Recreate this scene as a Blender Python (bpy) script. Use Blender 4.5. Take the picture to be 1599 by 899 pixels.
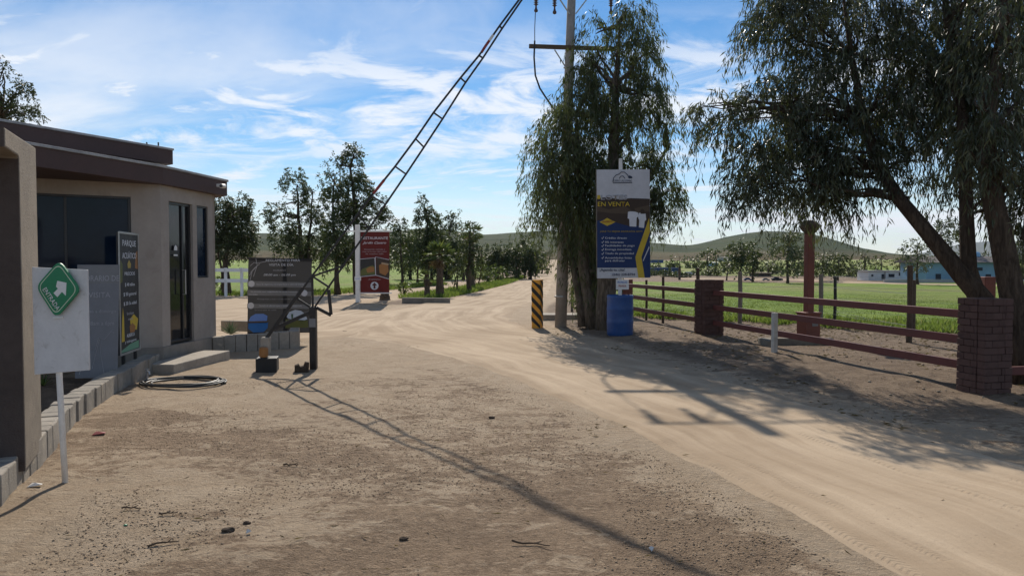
import bpy, bmesh, math, random
import numpy as np
from mathutils import Vector, Matrix, Euler

# ------------------------------------------------------------------ clear
for o in list(bpy.data.objects):
    bpy.data.objects.remove(o, do_unlink=True)
S = bpy.context.scene
COL = S.collection
R = math.radians
random.seed(5)
RNG = np.random.default_rng(11)

# ------------------------------------------------------------------ camera
F = 1150.0                    # focal length in pixels of the 1599 px wide photograph
HZ = 412.0                    # horizon row
CAMH = 1.6
PITCH = math.atan((449.5 - HZ) / F)
cam_d = bpy.data.cameras.new('camera')
cam_d.sensor_width = 36.0
cam_d.lens = F / 1599.0 * 36.0
cam_d.clip_start = 0.05
cam_d.clip_end = 20000
cam = bpy.data.objects.new('camera', cam_d)
COL.objects.link(cam)
cam.location = (0, 0, CAMH)
cam.rotation_euler = (R(90) - PITCH, 0, 0)
S.camera = cam

# ------------------------------------------------------------------ sky, sun, exposure
SUN_EL = R(36.8)
SUN_AZ = R(-4.6)              # from +Y towards +X
W = bpy.data.worlds.new('World')
S.world = W
W.use_nodes = True
wn = W.node_tree
wn.nodes.clear()
_wo = wn.nodes.new('ShaderNodeOutputWorld')
_bg = wn.nodes.new('ShaderNodeBackground')
_bg.inputs['Strength'].default_value = 0.098
_sky = wn.nodes.new('ShaderNodeTexSky')
_sky.sky_type = 'NISHITA'
_sky.sun_disc = False
_sky.sun_elevation = SUN_EL
_sky.sun_rotation = SUN_AZ
_sky.altitude = 700
_sky.air_density = 1.0
_sky.dust_density = 0.05
_sky.ozone_density = 2.2


def _wm(op, a=None, b=None):
    n = wn.nodes.new('ShaderNodeMath'); n.operation = op
    for i, v in enumerate((a, b)):
        if v is None: continue
        if hasattr(v, 'links'): wn.links.new(v, n.inputs[i])
        else: n.inputs[i].default_value = v
    return n.outputs[0]


def _wnoise(vec, scale, detail, rough, dist, loc, sc):
    mp = wn.nodes.new('ShaderNodeMapping')
    mp.inputs['Location'].default_value = loc
    mp.inputs['Scale'].default_value = sc
    wn.links.new(vec, mp.inputs['Vector'])
    n = wn.nodes.new('ShaderNodeTexNoise')
    n.inputs['Scale'].default_value = scale
    n.inputs['Detail'].default_value = detail
    n.inputs['Roughness'].default_value = rough
    n.inputs['Distortion'].default_value = dist
    wn.links.new(mp.outputs[0], n.inputs['Vector'])
    return n.outputs['Fac']


def _wramp(x, lo, hi):
    n = wn.nodes.new('ShaderNodeMapRange')
    n.interpolation_type = 'SMOOTHSTEP'
    n.inputs['From Min'].default_value = lo
    n.inputs['From Max'].default_value = hi
    wn.links.new(x, n.inputs['Value'])
    return n.outputs[0]


_tc = wn.nodes.new('ShaderNodeTexCoord')
_sep = wn.nodes.new('ShaderNodeSeparateXYZ')
wn.links.new(_tc.outputs['Generated'], _sep.inputs[0])
_z = _wm('MAXIMUM', _sep.outputs['Z'], 0.0)
_den = _wm('ADD', _z, 0.16)
_cx = _wm('DIVIDE', _sep.outputs['X'], _den)
_cy = _wm('DIVIDE', _sep.outputs['Y'], _den)
_cmb = wn.nodes.new('ShaderNodeCombineXYZ')
wn.links.new(_cx, _cmb.inputs[0]); wn.links.new(_cy, _cmb.inputs[1])
_cv = _cmb.outputs[0]
# broad veils, wisps and a row of small puffs, on a flat cloud layer
_veil = _wramp(_wnoise(_cv, 0.75, 7, 0.60, 0.7, (3.1, 1.7, 0), (0.62, 1.05, 1)), 0.44, 0.68)
_wisp = _wramp(_wnoise(_cv, 1.3, 9, 0.66, 1.2, (7.4, 2.2, 0), (0.8, 1.25, 1)), 0.47, 0.68)
_puff = _wramp(_wnoise(_cv, 3.0, 9, 0.62, 0.5, (1.5, 9.3, 0), (0.9, 1.1, 1)), 0.43, 0.62)
_low = _wramp(_z, 0.36, 0.06)            # more cloud towards the horizon
_band = _wm('MULTIPLY', _wramp(_z, 0.09, 0.17), _wramp(_z, 0.34, 0.22))
_m = _wm('MULTIPLY', _veil, _wm('ADD', _wm('MULTIPLY', _low, 0.80), 0.34))
_m = _wm('MAXIMUM', _m, _wm('MULTIPLY', _wisp, _wm('ADD', _wm('MULTIPLY', _low, 0.5), 0.5)))
_m = _wm('MAXIMUM', _m, _wm('MULTIPLY', _puff, _wm('MULTIPLY', _band, 0.9)))
_m = _wm('MAXIMUM', _m, _wm('MULTIPLY', _wramp(_z, 0.16, 0.01), 0.50))
_mix = wn.nodes.new('ShaderNodeMix'); _mix.data_type = 'RGBA'
wn.links.new(_m, _mix.inputs['Factor'])
_hs = wn.nodes.new('ShaderNodeHueSaturation')
_hs.inputs['Saturation'].default_value = 1.30
_hs.inputs['Value'].default_value = 0.97
wn.links.new(_sky.outputs[0], _hs.inputs['Color'])
wn.links.new(_hs.outputs[0], _mix.inputs['A'])
_mix.inputs['B'].default_value = (8.6, 8.95, 9.5, 1)
wn.links.new(_mix.outputs['Result'], _bg.inputs['Color'])
wn.links.new(_bg.outputs[0], _wo.inputs['Surface'])

sun_d = bpy.data.lights.new('sun', 'SUN')
sun_d.energy = 5.0
sun_d.angle = R(0.53)
sun_d.color = (1.0, 0.915, 0.80)
sun = bpy.data.objects.new('sun', sun_d)
COL.objects.link(sun)
SUN_DIR = Vector((math.sin(SUN_AZ) * math.cos(SUN_EL), math.cos(SUN_AZ) * math.cos(SUN_EL), math.sin(SUN_EL)))
sun.rotation_euler = (-SUN_DIR).to_track_quat('-Z', 'Y').to_euler()
sun.location = (0, 30, 40)

S.view_settings.view_transform = 'Standard'
S.view_settings.look = 'None'
S.view_settings.gamma = 1.0
S.view_settings.exposure = 0.18
S.view_settings.use_curve_mapping = False
S.render.engine = 'CYCLES'
S.cycles.max_bounces = 6
S.cycles.transparent_max_bounces = 8
S.cycles.volume_bounces = 0
S.cycles.use_denoising = True

# ------------------------------------------------------------------ picture <-> place
_fw = Vector((0, math.cos(PITCH), -math.sin(PITCH)))
_up = Vector((0, math.sin(PITCH), math.cos(PITCH)))


def ray(px, py):
    return Vector((1, 0, 0)) * ((px - 799.5) / F) + _fw - _up * ((py - 449.5) / F)


def A(px, py, D):
    d = ray(px, py)
    t = D / d.y
    return Vector((d.x * t, D, CAMH + d.z * t))


def G(px, py, z=0.0):
    d = ray(px, py)
    t = (z - CAMH) / d.z
    return Vector((d.x * t, d.y * t, z))


# ------------------------------------------------------------------ numpy noise
def _hash(ix, iy, seed):
    h = (ix.astype(np.int64) * 374761393 + iy.astype(np.int64) * 668265263 + seed * 1442695041) & 0x7fffffff
    h = ((h ^ (h >> 13)) * 1274126177) & 0x7fffffff
    return ((h ^ (h >> 16)) & 0xffff) / 65535.0


def vnoise(x, y, seed=0):
    x = np.asarray(x, float); y = np.asarray(y, float)
    ix = np.floor(x); iy = np.floor(y)
    fx = x - ix; fy = y - iy
    fx = fx * fx * (3 - 2 * fx); fy = fy * fy * (3 - 2 * fy)
    a = _hash(ix, iy, seed); b = _hash(ix + 1, iy, seed)
    c = _hash(ix, iy + 1, seed); d = _hash(ix + 1, iy + 1, seed)
    return (a * (1 - fx) + b * fx) * (1 - fy) + (c * (1 - fx) + d * fx) * fy


def fbm(x, y, oct=4, seed=0):
    s = 0; a = 0.5; t = 0
    for i in range(oct):
        s = s + a * vnoise(x * 2 ** i, y * 2 ** i, seed + i * 17); t += a; a *= 0.5
    return s / t


def smooth(a, b, x):
    t = np.clip((np.asarray(x, float) - a) / (b - a), 0, 1)
    return t * t * (3 - 2 * t)


def poly_sd(px, py, poly):
    """signed distance, positive inside"""
    px = np.asarray(px, float); py = np.asarray(py, float)
    dmin = np.full(px.shape, 1e9); inside = np.zeros(px.shape, bool)
    n = len(poly)
    for i in range(n):
        x0, y0 = poly[i]; x1, y1 = poly[(i + 1) % n]
        dx, dy = x1 - x0, y1 - y0
        L = dx * dx + dy * dy + 1e-12
        t = np.clip(((px - x0) * dx + (py - y0) * dy) / L, 0, 1)
        dmin = np.minimum(dmin, np.hypot(px - x0 - t * dx, py - y0 - t * dy))
        c = ((y0 > py) != (y1 > py))
        with np.errstate(divide='ignore', invalid='ignore'):
            xi = x0 + (py - y0) * dx / (dy if abs(dy) > 1e-12 else 1e-12)
        inside ^= c & (px < xi)
    return np.where(inside, dmin, -dmin)


def rise(x, y):
    d = np.hypot(x, y)
    return 2.7 * smooth(60, 300, d) * 1.0 + 0.008 * np.clip(d - 260, 0, 500)


# ---- outlines on the ground, read off the photograph and laid out in metres
def gpoly(pts): return [tuple(G(*p)[:2]) for p in pts]


LANE_L = gpoly([(2100, 1400), (1500, 1000), (1345, 899), (1190, 800), (1040, 716), (950, 664), (870, 630), (780, 590), (690, 557), (610, 537), (540, 526), (520, 505), (560, 490), (640, 478), (705, 466), (760, 452), (800, 442), (826, 433)])
LANE_R = gpoly([(5200, 1800), (2600, 1050), (2000, 850), (1599, 720), (1420, 668), (1250, 622), (1100, 585), (1000, 560), (930, 540), (870, 524), (825, 510), (800, 500), (805, 490), (826, 478), (850, 468), (862, 455), (868, 444), (868, 434)])
FAR_L = [(3.6, 110), (5.6, 150), (8.5, 200), (11.5, 240), (15, 300)]
FAR_R = [(7.2, 105), (9.6, 150), (12.6, 200), (15.6, 240), (20, 300)]
lane_poly = LANE_L + FAR_L + FAR_R[::-1] + LANE_R[::-1]
SIDE = gpoly([(100, 520), (335, 545), (420, 545), (560, 528), (620, 500), (560, 486), (470, 484), (600, 474), (640, 466), (720, 455), (790, 442), (788, 437), (700, 446), (600, 458), (500, 465), (430, 467), (335, 468), (240, 468), (100, 468), (-200, 470), (-200, 520)])
FIELD_R = gpoly([(905, 500), (1000, 496), (1100, 503), (1200, 508), (1330, 515), (1480, 522), (1650, 534), (2000, 560), (3000, 600), (3000, 436), (1700, 437), (1500, 440), (1300, 442), (1080, 440), (960, 440), (900, 446), (890, 470)])
FIELD_R2 = [(13, 110), (24, 86), (60, 88), (110, 92), (260, 130), (300, 260), (150, 300), (60, 290), (26, 250)]
FIELD_L = gpoly([(-400, 462), (100, 459), (335, 458), (430, 461), (500, 459), (600, 451), (700, 441), (770, 434)]) + [(0, 130), (3, 180), (-10, 290), (-150, 300), (-300, 230), (-330, 60), (-120, 40)]
MEDIAN = gpoly([(640, 471), (700, 466), (745, 456), (790, 445), (822, 435), (815, 433), (780, 439), (740, 447), (690, 455), (640, 462), (620, 468)])


def H(x, y):
    x = np.asarray(x, float); y = np.asarray(y, float)
    z = rise(x, y)
    d = np.hypot(x, y)
    near = smooth(45, 20, d)
    sd = poly_sd(x, y, lane_poly)
    lane = smooth(-0.6, 0.4, sd)
    rough = (fbm(x * 1.3, y * 1.3, 3, 3) - 0.5) * 0.07 + (fbm(x * 5, y * 5, 2, 9) - 0.5) * 0.018
    z = z + near * rough * (1 - 0.75 * lane) * smooth(0, 2.5, d + 0.5)
    # banks of loose earth beside the lane, right-hand verge
    z = z + near * 0.05 * smooth(0.2, 1.6, -sd) * (x > 0.5) * smooth(8, 12, y)
    # sand mound under the red banner
    z = z + 0.10 * np.exp(-(((x + 6.0) / 2.6) ** 2 + ((y - 30.5) / 2.2) ** 2))
    return z


def Hz(x, y): return float(H(np.array([x]), np.array([y]))[0])


def GH(px, py):
    """where the ground is seen at this place of the picture"""
    d = ray(px, py)
    Ds = np.concatenate([np.arange(2, 60, 0.25), np.arange(60, 420, 1.5)])
    X = d.x / d.y * Ds; Z = CAMH + d.z / d.y * Ds
    f = Z - H(X, Ds)
    k = np.where(f <= 0)[0]
    if len(k) == 0: D = 260.0
    elif k[0] == 0: D = 2.0
    else:
        i = k[0]; D = Ds[i - 1] + (Ds[i] - Ds[i - 1]) * f[i - 1] / (f[i - 1] - f[i])
    x = d.x / d.y * D
    return Vector((x, D, Hz(x, D)))


# ------------------------------------------------------------------ materials
class NT:
    def __init__(s, name):
        s.m = bpy.data.materials.new(name); s.m.use_nodes = True
        s.t = s.m.node_tree; s.b = s.t.nodes['Principled BSDF']; s.out = s.t.nodes['Material Output']
        s._geo = None

    def node(s, typ, **kw):
        n = s.t.nodes.new(typ)
        for k, v in kw.items(): setattr(n, k, v)
        return n

    def link(s, a, b): s.t.links.new(a, b)

    def set(s, inp, v):
        if hasattr(v, 'links'): s.link(v, inp)
        else: inp.default_value = v

    @property
    def pos(s):
        if not s._geo: s._geo = s.node('ShaderNodeNewGeometry')
        return s._geo.outputs['Position']

    @property
    def obj(s): return s.node('ShaderNodeTexCoord').outputs['Object']

    def noise(s, vec, scale, detail=4, rough=0.55, dist=0.0):
        n = s.node('ShaderNodeTexNoise')
        s.link(vec, n.inputs['Vector'])
        n.inputs['Scale'].default_value = scale; n.inputs['Detail'].default_value = detail
        n.inputs['Roughness'].default_value = rough; n.inputs['Distortion'].default_value = dist
        return n.outputs['Fac']

    def voro(s, vec, scale, feature='F1'):
        n = s.node('ShaderNodeTexVoronoi', feature=feature)
        s.link(vec, n.inputs['Vector']); n.inputs['Scale'].default_value = scale
        return n.outputs['Distance']

    def math(s, op, a, b=0.0, c=None):
        n = s.node('ShaderNodeMath', operation=op)
        s.set(n.inputs[0], a); s.set(n.inputs[1], b)
        if c is not None: s.set(n.inputs[2], c)
        return n.outputs[0]

    def ss(s, x, lo, hi, a=0.0, b=1.0):
        n = s.node('ShaderNodeMapRange', interpolation_type='SMOOTHSTEP')
        s.set(n.inputs['Value'], x); n.inputs['From Min'].default_value = lo; n.inputs['From Max'].default_value = hi
        n.inputs['To Min'].default_value = a; n.inputs['To Max'].default_value = b
        return n.outputs[0]

    def mix(s, f, a, b, blend='MIX'):
        n = s.node('ShaderNodeMix', data_type='RGBA', blend_type=blend)
        s.set(n.inputs['Factor'], f)
        for k, v in (('A', a), ('B', b)):
            i = [q for q in n.inputs if q.name == k and q.type == 'RGBA'][0]
            if hasattr(v, 'links'): s.link(v, i)
            else: i.default_value = (*v, 1) if len(v) == 3 else v
        return [q for q in n.outputs if q.type == 'RGBA'][0]

    def attr(s, name):
        n = s.node('ShaderNodeAttribute'); n.attribute_name = name
        return n.outputs['Fac']

    def map(s, vec, sc=(1, 1, 1), loc=(0, 0, 0), rot=(0, 0, 0)):
        n = s.node('ShaderNodeMapping'); s.link(vec, n.inputs['Vector'])
        n.inputs['Scale'].default_value = sc; n.inputs['Location'].default_value = loc; n.inputs['Rotation'].default_value = rot
        return n.outputs[0]

    def bump(s, h, strength=0.5, dist=0.02, prev=None):
        n = s.node('ShaderNodeBump')
        n.inputs['Strength'].default_value = strength; n.inputs['Distance'].default_value = dist
        s.set(n.inputs['Height'], h)
        if prev is not None: s.link(prev, n.inputs['Normal'])
        return n.outputs[0]

    def done(s, color, rough=0.8, normal=None, metal=0.0, spec=0.35):
        s.set(s.b.inputs['Base Color'], color if hasattr(color, 'links') else (*color, 1))
        s.set(s.b.inputs['Roughness'], rough)
        s.b.inputs['Metallic'].default_value = metal
        s.b.inputs['Specular IOR Level'].default_value = spec
        if normal is not None: s.link(normal, s.b.inputs['Normal'])
        return s.m


def simple(name, col, rough=0.6, var=0.25, scale=6.0, bump=0.15, bscale=40.0, bdist=0.004, metal=0.0, spec=0.35, dirt=None):
    """painted / plain surface: uneven tone at two scales, a little relief, optional grime colour"""
    n = NT(name); p = n.obj
    a = n.noise(p, scale, 5, 0.6); b = n.noise(p, scale * 9, 3, 0.6)
    f = n.math('ADD', n.math('MULTIPLY', a, 0.7), n.math('MULTIPLY', b, 0.3))
    dk = tuple(c * (1 - var) for c in col); lt = tuple(min(1, c * (1 + var * 0.6)) for c in col)
    c = n.mix(n.ss(f, 0.3, 0.7), dk, lt)
    if dirt:
        g = n.ss(n.noise(p, scale * 2.3, 6, 0.7, 0.6), 0.54, 0.74)
        c = n.mix(g, c, dirt)
    nm = n.bump(n.noise(p, bscale, 4, 0.6), bump, bdist) if bump else None
    return n.done(c, n.ss(a, 0.3, 0.7, rough - 0.06, min(1, rough + 0.06)), nm, metal, spec)


def mat_ground():
    n = NT('packed_earth_and_gravel'); p = n.pos
    sandy = n.attr('sandy'); brown = n.attr('brown')
    n1 = n.noise(p, 0.55, 6, 0.62, 0.6); n2 = n.noise(p, 2.6, 6, 0.66, 0.9); n3 = n.noise(p, 14, 5, 0.65)
    grain = n.noise(p, 95, 3, 0.7); v = n.voro(p, 70); v2 = n.voro(p, 26)
    nb = n.noise(n.map(p, (0.6, 1.0, 1.0), (3, 1, 0), (0, 0, -0.5)), 1.1, 8, 0.72, 1.6)
    nc = n.noise(n.map(p, (0.7, 1.15, 1.0), (9, 4, 0)), 5.5, 8, 0.74, 1.1)
    f = n.math('ADD', n.math('MULTIPLY', nb, 1.05), n.math('MULTIPLY', nc, 1.25))
    f = n.math('ADD', f, n.math('MULTIPLY', n3, 0.5))
    f = n.math('ADD', n.math('SUBTRACT', f, 0.90), n.math('MULTIPLY', sandy, 0.62))
    patch = n.ss(f, 0.43, 0.60)
    gravel = n.mix(n.ss(n3, 0.3, 0.7), (0.240, 0.164, 0.103), (0.375, 0.266, 0.170))
    gravel = n.mix(n.ss(n2, 0.40, 0.66), gravel, (0.400, 0.288, 0.186))
    gravel = n.mix(n.math('MULTIPLY', n.ss(n1, 0.47, 0.36), 0.55), gravel, (0.195, 0.132, 0.082))
    sand = n.mix(n.ss(n2, 0.35, 0.65), (0.530, 0.402, 0.268), (0.640, 0.505, 0.355))
    c = n.mix(n.math('MULTIPLY', patch, 0.92), gravel, sand)
    bf = n.math('ADD', brown, n.math('MULTIPLY', n.math('SUBTRACT', n2, 0.5), 0.9))
    bcol = n.mix(n.ss(n2, 0.35, 0.68), (0.17, 0.118, 0.078), (0.33, 0.245, 0.165))
    c = n.mix(n.ss(bf, 0.35, 0.75), c, bcol)
    # small stones: each voronoi cell a grain of its own tone
    c = n.mix(n.math('MULTIPLY', n.ss(grain, 0.36, 0.64), n.math('SUBTRACT', 0.62, n.math('MULTIPLY', patch, 0.38))), n.mix(0.42, c, (0.07, 0.05, 0.035)), c)
    g3 = n.noise(n.map(p, (0.8, 1.2, 1), (2, 5, 0)), 24, 6, 0.82, 0.4)
    c = n.mix(n.math('MULTIPLY', n.ss(g3, 0.52, 0.36), n.math('SUBTRACT', 0.80, n.math('MULTIPLY', patch, 0.55))), c, n.mix(0.55, c, (0.055, 0.036, 0.024)))
    c = n.mix(n.math('MULTIPLY', n.ss(g3, 0.54, 0.66), 0.40), c, (0.47, 0.37, 0.265))
    g2 = n.noise(p, 210, 2, 0.6)
    c = n.mix(n.math('MULTIPLY', n.ss(g2, 0.56, 0.68), 0.45), c, (0.40, 0.33, 0.26))
    pit = n.math('MULTIPLY', n.ss(n.voro(n.map(p, (1, 1.25, 1)), 42), 0.30, 0.12), n.ss(n.noise(p, 7, 4, 0.7), 0.46, 0.60))
    c = n.mix(n.math('MULTIPLY', pit, n.math('SUBTRACT', 0.60, n.math('MULTIPLY', patch, 0.45))), c, (0.085, 0.060, 0.042))
    rough_f = n.math('SUBTRACT', 1.15, n.math('MULTIPLY', patch, 0.75))
    h = n.math('ADD', n.math('ADD', n.math('MULTIPLY', n3, 0.8), n.math('MULTIPLY', g3, 1.1)), n.math('MULTIPLY', n.math('MULTIPLY', grain, 0.42), rough_f))
    h = n.math('SUBTRACT', h, n.math('MULTIPLY', n.math('MULTIPLY', v, 0.34), rough_f))
    h = n.math('SUBTRACT', h, n.math('MULTIPLY', v2, 0.16))
    b1 = n.bump(n2, 0.55, 0.05)
    b2 = n.bump(h, 1.0, 0.028, b1)
    return n.done(c, 0.95, b2, 0, 0.15)


def mat_sand_road():
    n = NT('pale_sand_road'); p = n.pos
    uv = n.node('ShaderNodeUVMap'); sp = n.node('ShaderNodeSeparateXYZ'); n.link(uv.outputs[0], sp.inputs[0])
    u, v = sp.outputs[0], sp.outputs[1]
    # streaks drawn along the direction of travel
    cb = n.node('ShaderNodeCombineXYZ')
    n.link(n.math('MULTIPLY', u, 0.10), cb.inputs[0]); n.link(v, cb.inputs[1])
    wob = n.noise(p, 0.35, 3, 0.5)
    vv = n.math('ADD', v, n.math('MULTIPLY', wob, 0.9))
    cb2 = n.node('ShaderNodeCombineXYZ')
    n.link(n.math('MULTIPLY', u, 0.055), cb2.inputs[0]); n.link(vv, cb2.inputs[1])
    st = n.noise(cb2.outputs[0], 2.6, 6, 0.62)
    st2 = n.noise(cb2.outputs[0], 9.0, 4, 0.6)
    n1 = n.noise(p, 0.5, 5, 0.6); n3 = n.noise(p, 18, 5, 0.65); grain = n.noise(p, 130, 2, 0.6)
    f = n.math('ADD', n.math('MULTIPLY', st, 0.6), n.math('MULTIPLY', n1, 0.4))
    c = n.mix(n.ss(f, 0.36, 0.64), (0.300, 0.222, 0.145), (0.470, 0.368, 0.258))
    c = n.mix(n.math('MULTIPLY', n.ss(st2, 0.55, 0.75), 0.5), c, (0.28, 0.21, 0.145))
    c = n.mix(n.math('MULTIPLY', n.ss(grain, 0.55, 0.3), 0.25), c, (0.20, 0.15, 0.10))
    spot = n.ss(n.noise(p, 24, 2, 0.5), 0.70, 0.76)
    c = n.mix(n.math('MULTIPLY', spot, 0.5), c, (0.16, 0.115, 0.08))
    # tyre treads: chevrons pressed into bands that run along the lane
    def band(v0, w):
        d = n.math('ABSOLUTE', n.math('SUBTRACT', n.math('ADD', v, n.math('MULTIPLY', wob, 0.25)), v0))
        return n.ss(d, w, w * 0.72), d
    tot = None
    for v0, w, fr in ((0.38, 0.055, 34.0), (0.66, 0.05, 42.0), (1.75, 0.07, 30.0), (2.35, 0.06, 38.0), (3.6, 0.06, 33.0)):
        m, d = band(v0, w)
        ch = n.math('SINE', n.math('MULTIPLY', n.math('ADD', u, n.math('MULTIPLY', d, 0.8)), fr * 6.2832 / 1.6))
        k = n.math('MULTIPLY', m, n.math('ADD', n.math('MULTIPLY', n.ss(ch, -0.1, 0.5), 0.7), 0.3))
        k = n.math('MULTIPLY', k, n.ss(n.noise(p, 1.9, 6, 0.75), 0.40, 0.62))
        tot = k if tot is None else n.math('MAXIMUM', tot, k)
    c = n.mix(n.math('MULTIPLY', tot, 0.20), c, (0.22, 0.165, 0.11))
    h = n.math('ADD', n.math('MULTIPLY', n3, 0.5), n.math('MULTIPLY', grain, 0.22))
    h = n.math('SUBTRACT', h, n.math('MULTIPLY', tot, 0.55))
    b1 = n.bump(n.math('ADD', st, n.math('MULTIPLY', st2, 0.5)), 0.28, 0.03)
    b2 = n.bump(h, 0.6, 0.014, b1)
    return n.done(c, 0.95, b2, 0, 0.12)


def mat_field(name='green_field', dry=0.0):
    n = NT(name); p = n.pos
    n1 = n.noise(p, 0.07, 5, 0.6, 0.5); n2 = n.noise(p, 0.6, 6, 0.65, 0.4); n3 = n.noise(p, 9, 5, 0.7); n4 = n.noise(p, 60, 3, 0.7)
    c = n.mix(n.ss(n2, 0.34, 0.66), (0.125, 0.195, 0.030), (0.230, 0.315, 0.055))
    c = n.mix(n.math('MULTIPLY', n.ss(n1, 0.45, 0.65), 0.75), c, (0.21, 0.245, 0.065))
    c = n.mix(n.math('MULTIPLY', n.ss(n.math('ADD', n.math('MULTIPLY', n1, 0.5), n.math('MULTIPLY', n3, 0.5)), 0.52 - dry, 0.64 - dry), 0.6), c, (0.27, 0.225, 0.12))
    c = n.mix(n.math('MULTIPLY', n.ss(n4, 0.5, 0.3), 0.45), c, (0.03, 0.05, 0.012))
    h = n.math('ADD', n.math('MULTIPLY', n3, 0.6), n4)
    return n.done(c, 0.9, n.bump(h, 0.9, 0.06), 0, 0.1)


def mat_hill(name, g1, g2, b1):
    n = NT(name); p = n.pos
    n1 = n.noise(p, 0.006, 6, 0.62, 0.8); n2 = n.noise(p, 0.03, 6, 0.7); n3 = n.noise(p, 0.12, 5, 0.75)
    sp = n.node('ShaderNodeSeparateXYZ'); n.link(p, sp.inputs[0])
    zz = n.math('ADD', sp.outputs[2], n.math('MULTIPLY', n1, 26.0))
    ter = n.math('SINE', n.math('MULTIPLY', zz, 0.75))
    c = n.mix(n.ss(n2, 0.36, 0.64), g1, g2)
    c = n.mix(n.math('MULTIPLY', n.ss(ter, 0.2, 0.95), 0.25), c, (0.10, 0.098, 0.052))
    low = n.ss(n.math('ADD', sp.outputs[2], n.math('MULTIPLY', n.math('SUBTRACT', n1, 0.5), 20)), 11, 2)
    c = n.mix(n.math('MULTIPLY', low, 0.75), c, b1)
    c = n.mix(n.math('MULTIPLY', n.ss(n3, 0.54, 0.66), 0.65), c, (0.035, 0.045, 0.022))
    return n.done(c, 0.95, n.bump(n.math('ADD', n3, n2), 0.8, 2.5), 0, 0.05)


def mat_leaf(name, c0, c1, c2, trans=0.35, rough=0.5, spec=0.4):
    n = NT(name); t = n.attr('tone')
    c = n.mix(n.ss(t, 0.0, 0.55), c0, c1)
    c = n.mix(n.ss(t, 0.62, 1.0), c, c2)
    n.done(c, rough, None, 0, spec)
    tr = n.node('ShaderNodeBsdfTranslucent')
    n.link(n.mix(0.35, c, (0.16, 0.19, 0.03)), tr.inputs['Color'])
    mx = n.node('ShaderNodeMixShader'); mx.inputs[0].default_value = trans
    n.link(n.b.outputs[0], mx.inputs[1]); n.link(tr.outputs[0], mx.inputs[2])
    n.link(mx.outputs[0], n.out.inputs['Surface'])
    return n.m


def mat_bark(name, a, b, sc=1.0):
    n = NT(name); p = n.obj
    q = n.map(p, (7 * sc, 7 * sc, 1.3 * sc))
    f = n.noise(q, 2.2, 7, 0.68, 1.2); g = n.noise(p, 1.6, 4, 0.6)
    c = n.mix(n.ss(f, 0.34, 0.66), a, b)
    c = n.mix(n.math('MULTIPLY', n.ss(g, 0.5, 0.7), 0.5), c, tuple(min(1, x * 1.35) for x in b))
    return n.done(c, 0.9, n.bump(f, 1.0, 0.07), 0, 0.15)


def mat_brick(name, a, b):
    n = NT(name); p = n.obj
    t = n.attr('tone')
    c = n.mix(t, a, b)
    c = n.mix(n.math('MULTIPLY', n.ss(n.noise(p, 9, 6, 0.7, 0.5), 0.5, 0.72), 0.55), c, tuple(x * 0.55 for x in a))
    return n.done(c, 0.85, n.bump(n.noise(p, 55, 5, 0.7), 0.5, 0.008), 0, 0.2)


def mat_glass(name, col, rough=0.06, spec=0.4):
    n = NT(name); p = n.obj
    w = n.noise(p, 1.4, 2, 0.5)
    c = n.mix(n.ss(n.noise(p, 2.5, 5, 0.65), 0.3, 0.8), col, tuple(x * 1.5 + 0.004 for x in col))
    return n.done(c, n.ss(n.noise(p, 5, 6, 0.7), 0.4, 0.8, rough, rough + 0.12), n.bump(w, 0.06, 0.05), 0, spec)


M = {}
M['ground'] = mat_ground()
M['road'] = mat_sand_road()
M['field'] = mat_field()
M['verge'] = mat_field('median_grass', 0.05)
M['far_field'] = mat_field('dry_far_field', 0.09)
M['hill'] = mat_hill('hill_scrub', (0.026, 0.042, 0.017), (0.050, 0.068, 0.028), (0.16, 0.115, 0.068))
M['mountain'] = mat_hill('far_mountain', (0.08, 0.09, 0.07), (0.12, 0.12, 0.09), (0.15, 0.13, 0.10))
M['soil'] = simple('bed_soil', (0.15, 0.105, 0.07), 0.95, 0.45, 3, 0.9, 30, 0.03, spec=0.1, dirt=(0.26, 0.20, 0.13))
M['leaf_weep'] = mat_leaf('weeping_leaf', (0.030, 0.045, 0.015), (0.070, 0.096, 0.034), (0.135, 0.155, 0.058), 0.42, 0.42, 0.5)
M['leaf_right'] = mat_leaf('long_grey_leaf', (0.024, 0.033, 0.015), (0.056, 0.072, 0.036), (0.13, 0.135, 0.065), 0.30, 0.40, 0.5)
M['leaf_far'] = mat_leaf('roadside_leaf', (0.020, 0.034, 0.012), (0.044, 0.068, 0.022), (0.085, 0.110, 0.036), 0.28, 0.5, 0.35)
M['leaf_pale'] = mat_leaf('pale_leaf', (0.05, 0.065, 0.035), (0.09, 0.11, 0.06), (0.15, 0.17, 0.09), 0.3, 0.5, 0.35)
M['leaf_round'] = mat_leaf('dense_round_leaf', (0.020, 0.032, 0.014), (0.040, 0.058, 0.022), (0.085, 0.105, 0.035), 0.22, 0.5, 0.35)
M['leaf_palm'] = mat_leaf('palm_leaf', (0.045, 0.075, 0.018), (0.085, 0.135, 0.03), (0.17, 0.21, 0.06), 0.3, 0.45, 0.4)
M['leaf_dry'] = mat_leaf('dry_palm_leaf', (0.10, 0.065, 0.03), (0.16, 0.11, 0.055), (0.22, 0.16, 0.08), 0.2, 0.7, 0.2)
M['grass'] = mat_leaf('grass_blade', (0.08, 0.135, 0.022), (0.15, 0.225, 0.04), (0.29, 0.28, 0.10), 0.5, 0.6, 0.25)
M['agave'] = mat_leaf('agave_leaf', (0.06, 0.10, 0.06), (0.10, 0.155, 0.09), (0.16, 0.21, 0.12), 0.1, 0.45, 0.4)
M['bark'] = mat_bark('brown_bark', (0.050, 0.036, 0.026), (0.115, 0.085, 0.06))
M['bark_pale'] = mat_bark('pale_shaggy_bark', (0.085, 0.068, 0.05), (0.20, 0.165, 0.125))
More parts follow.
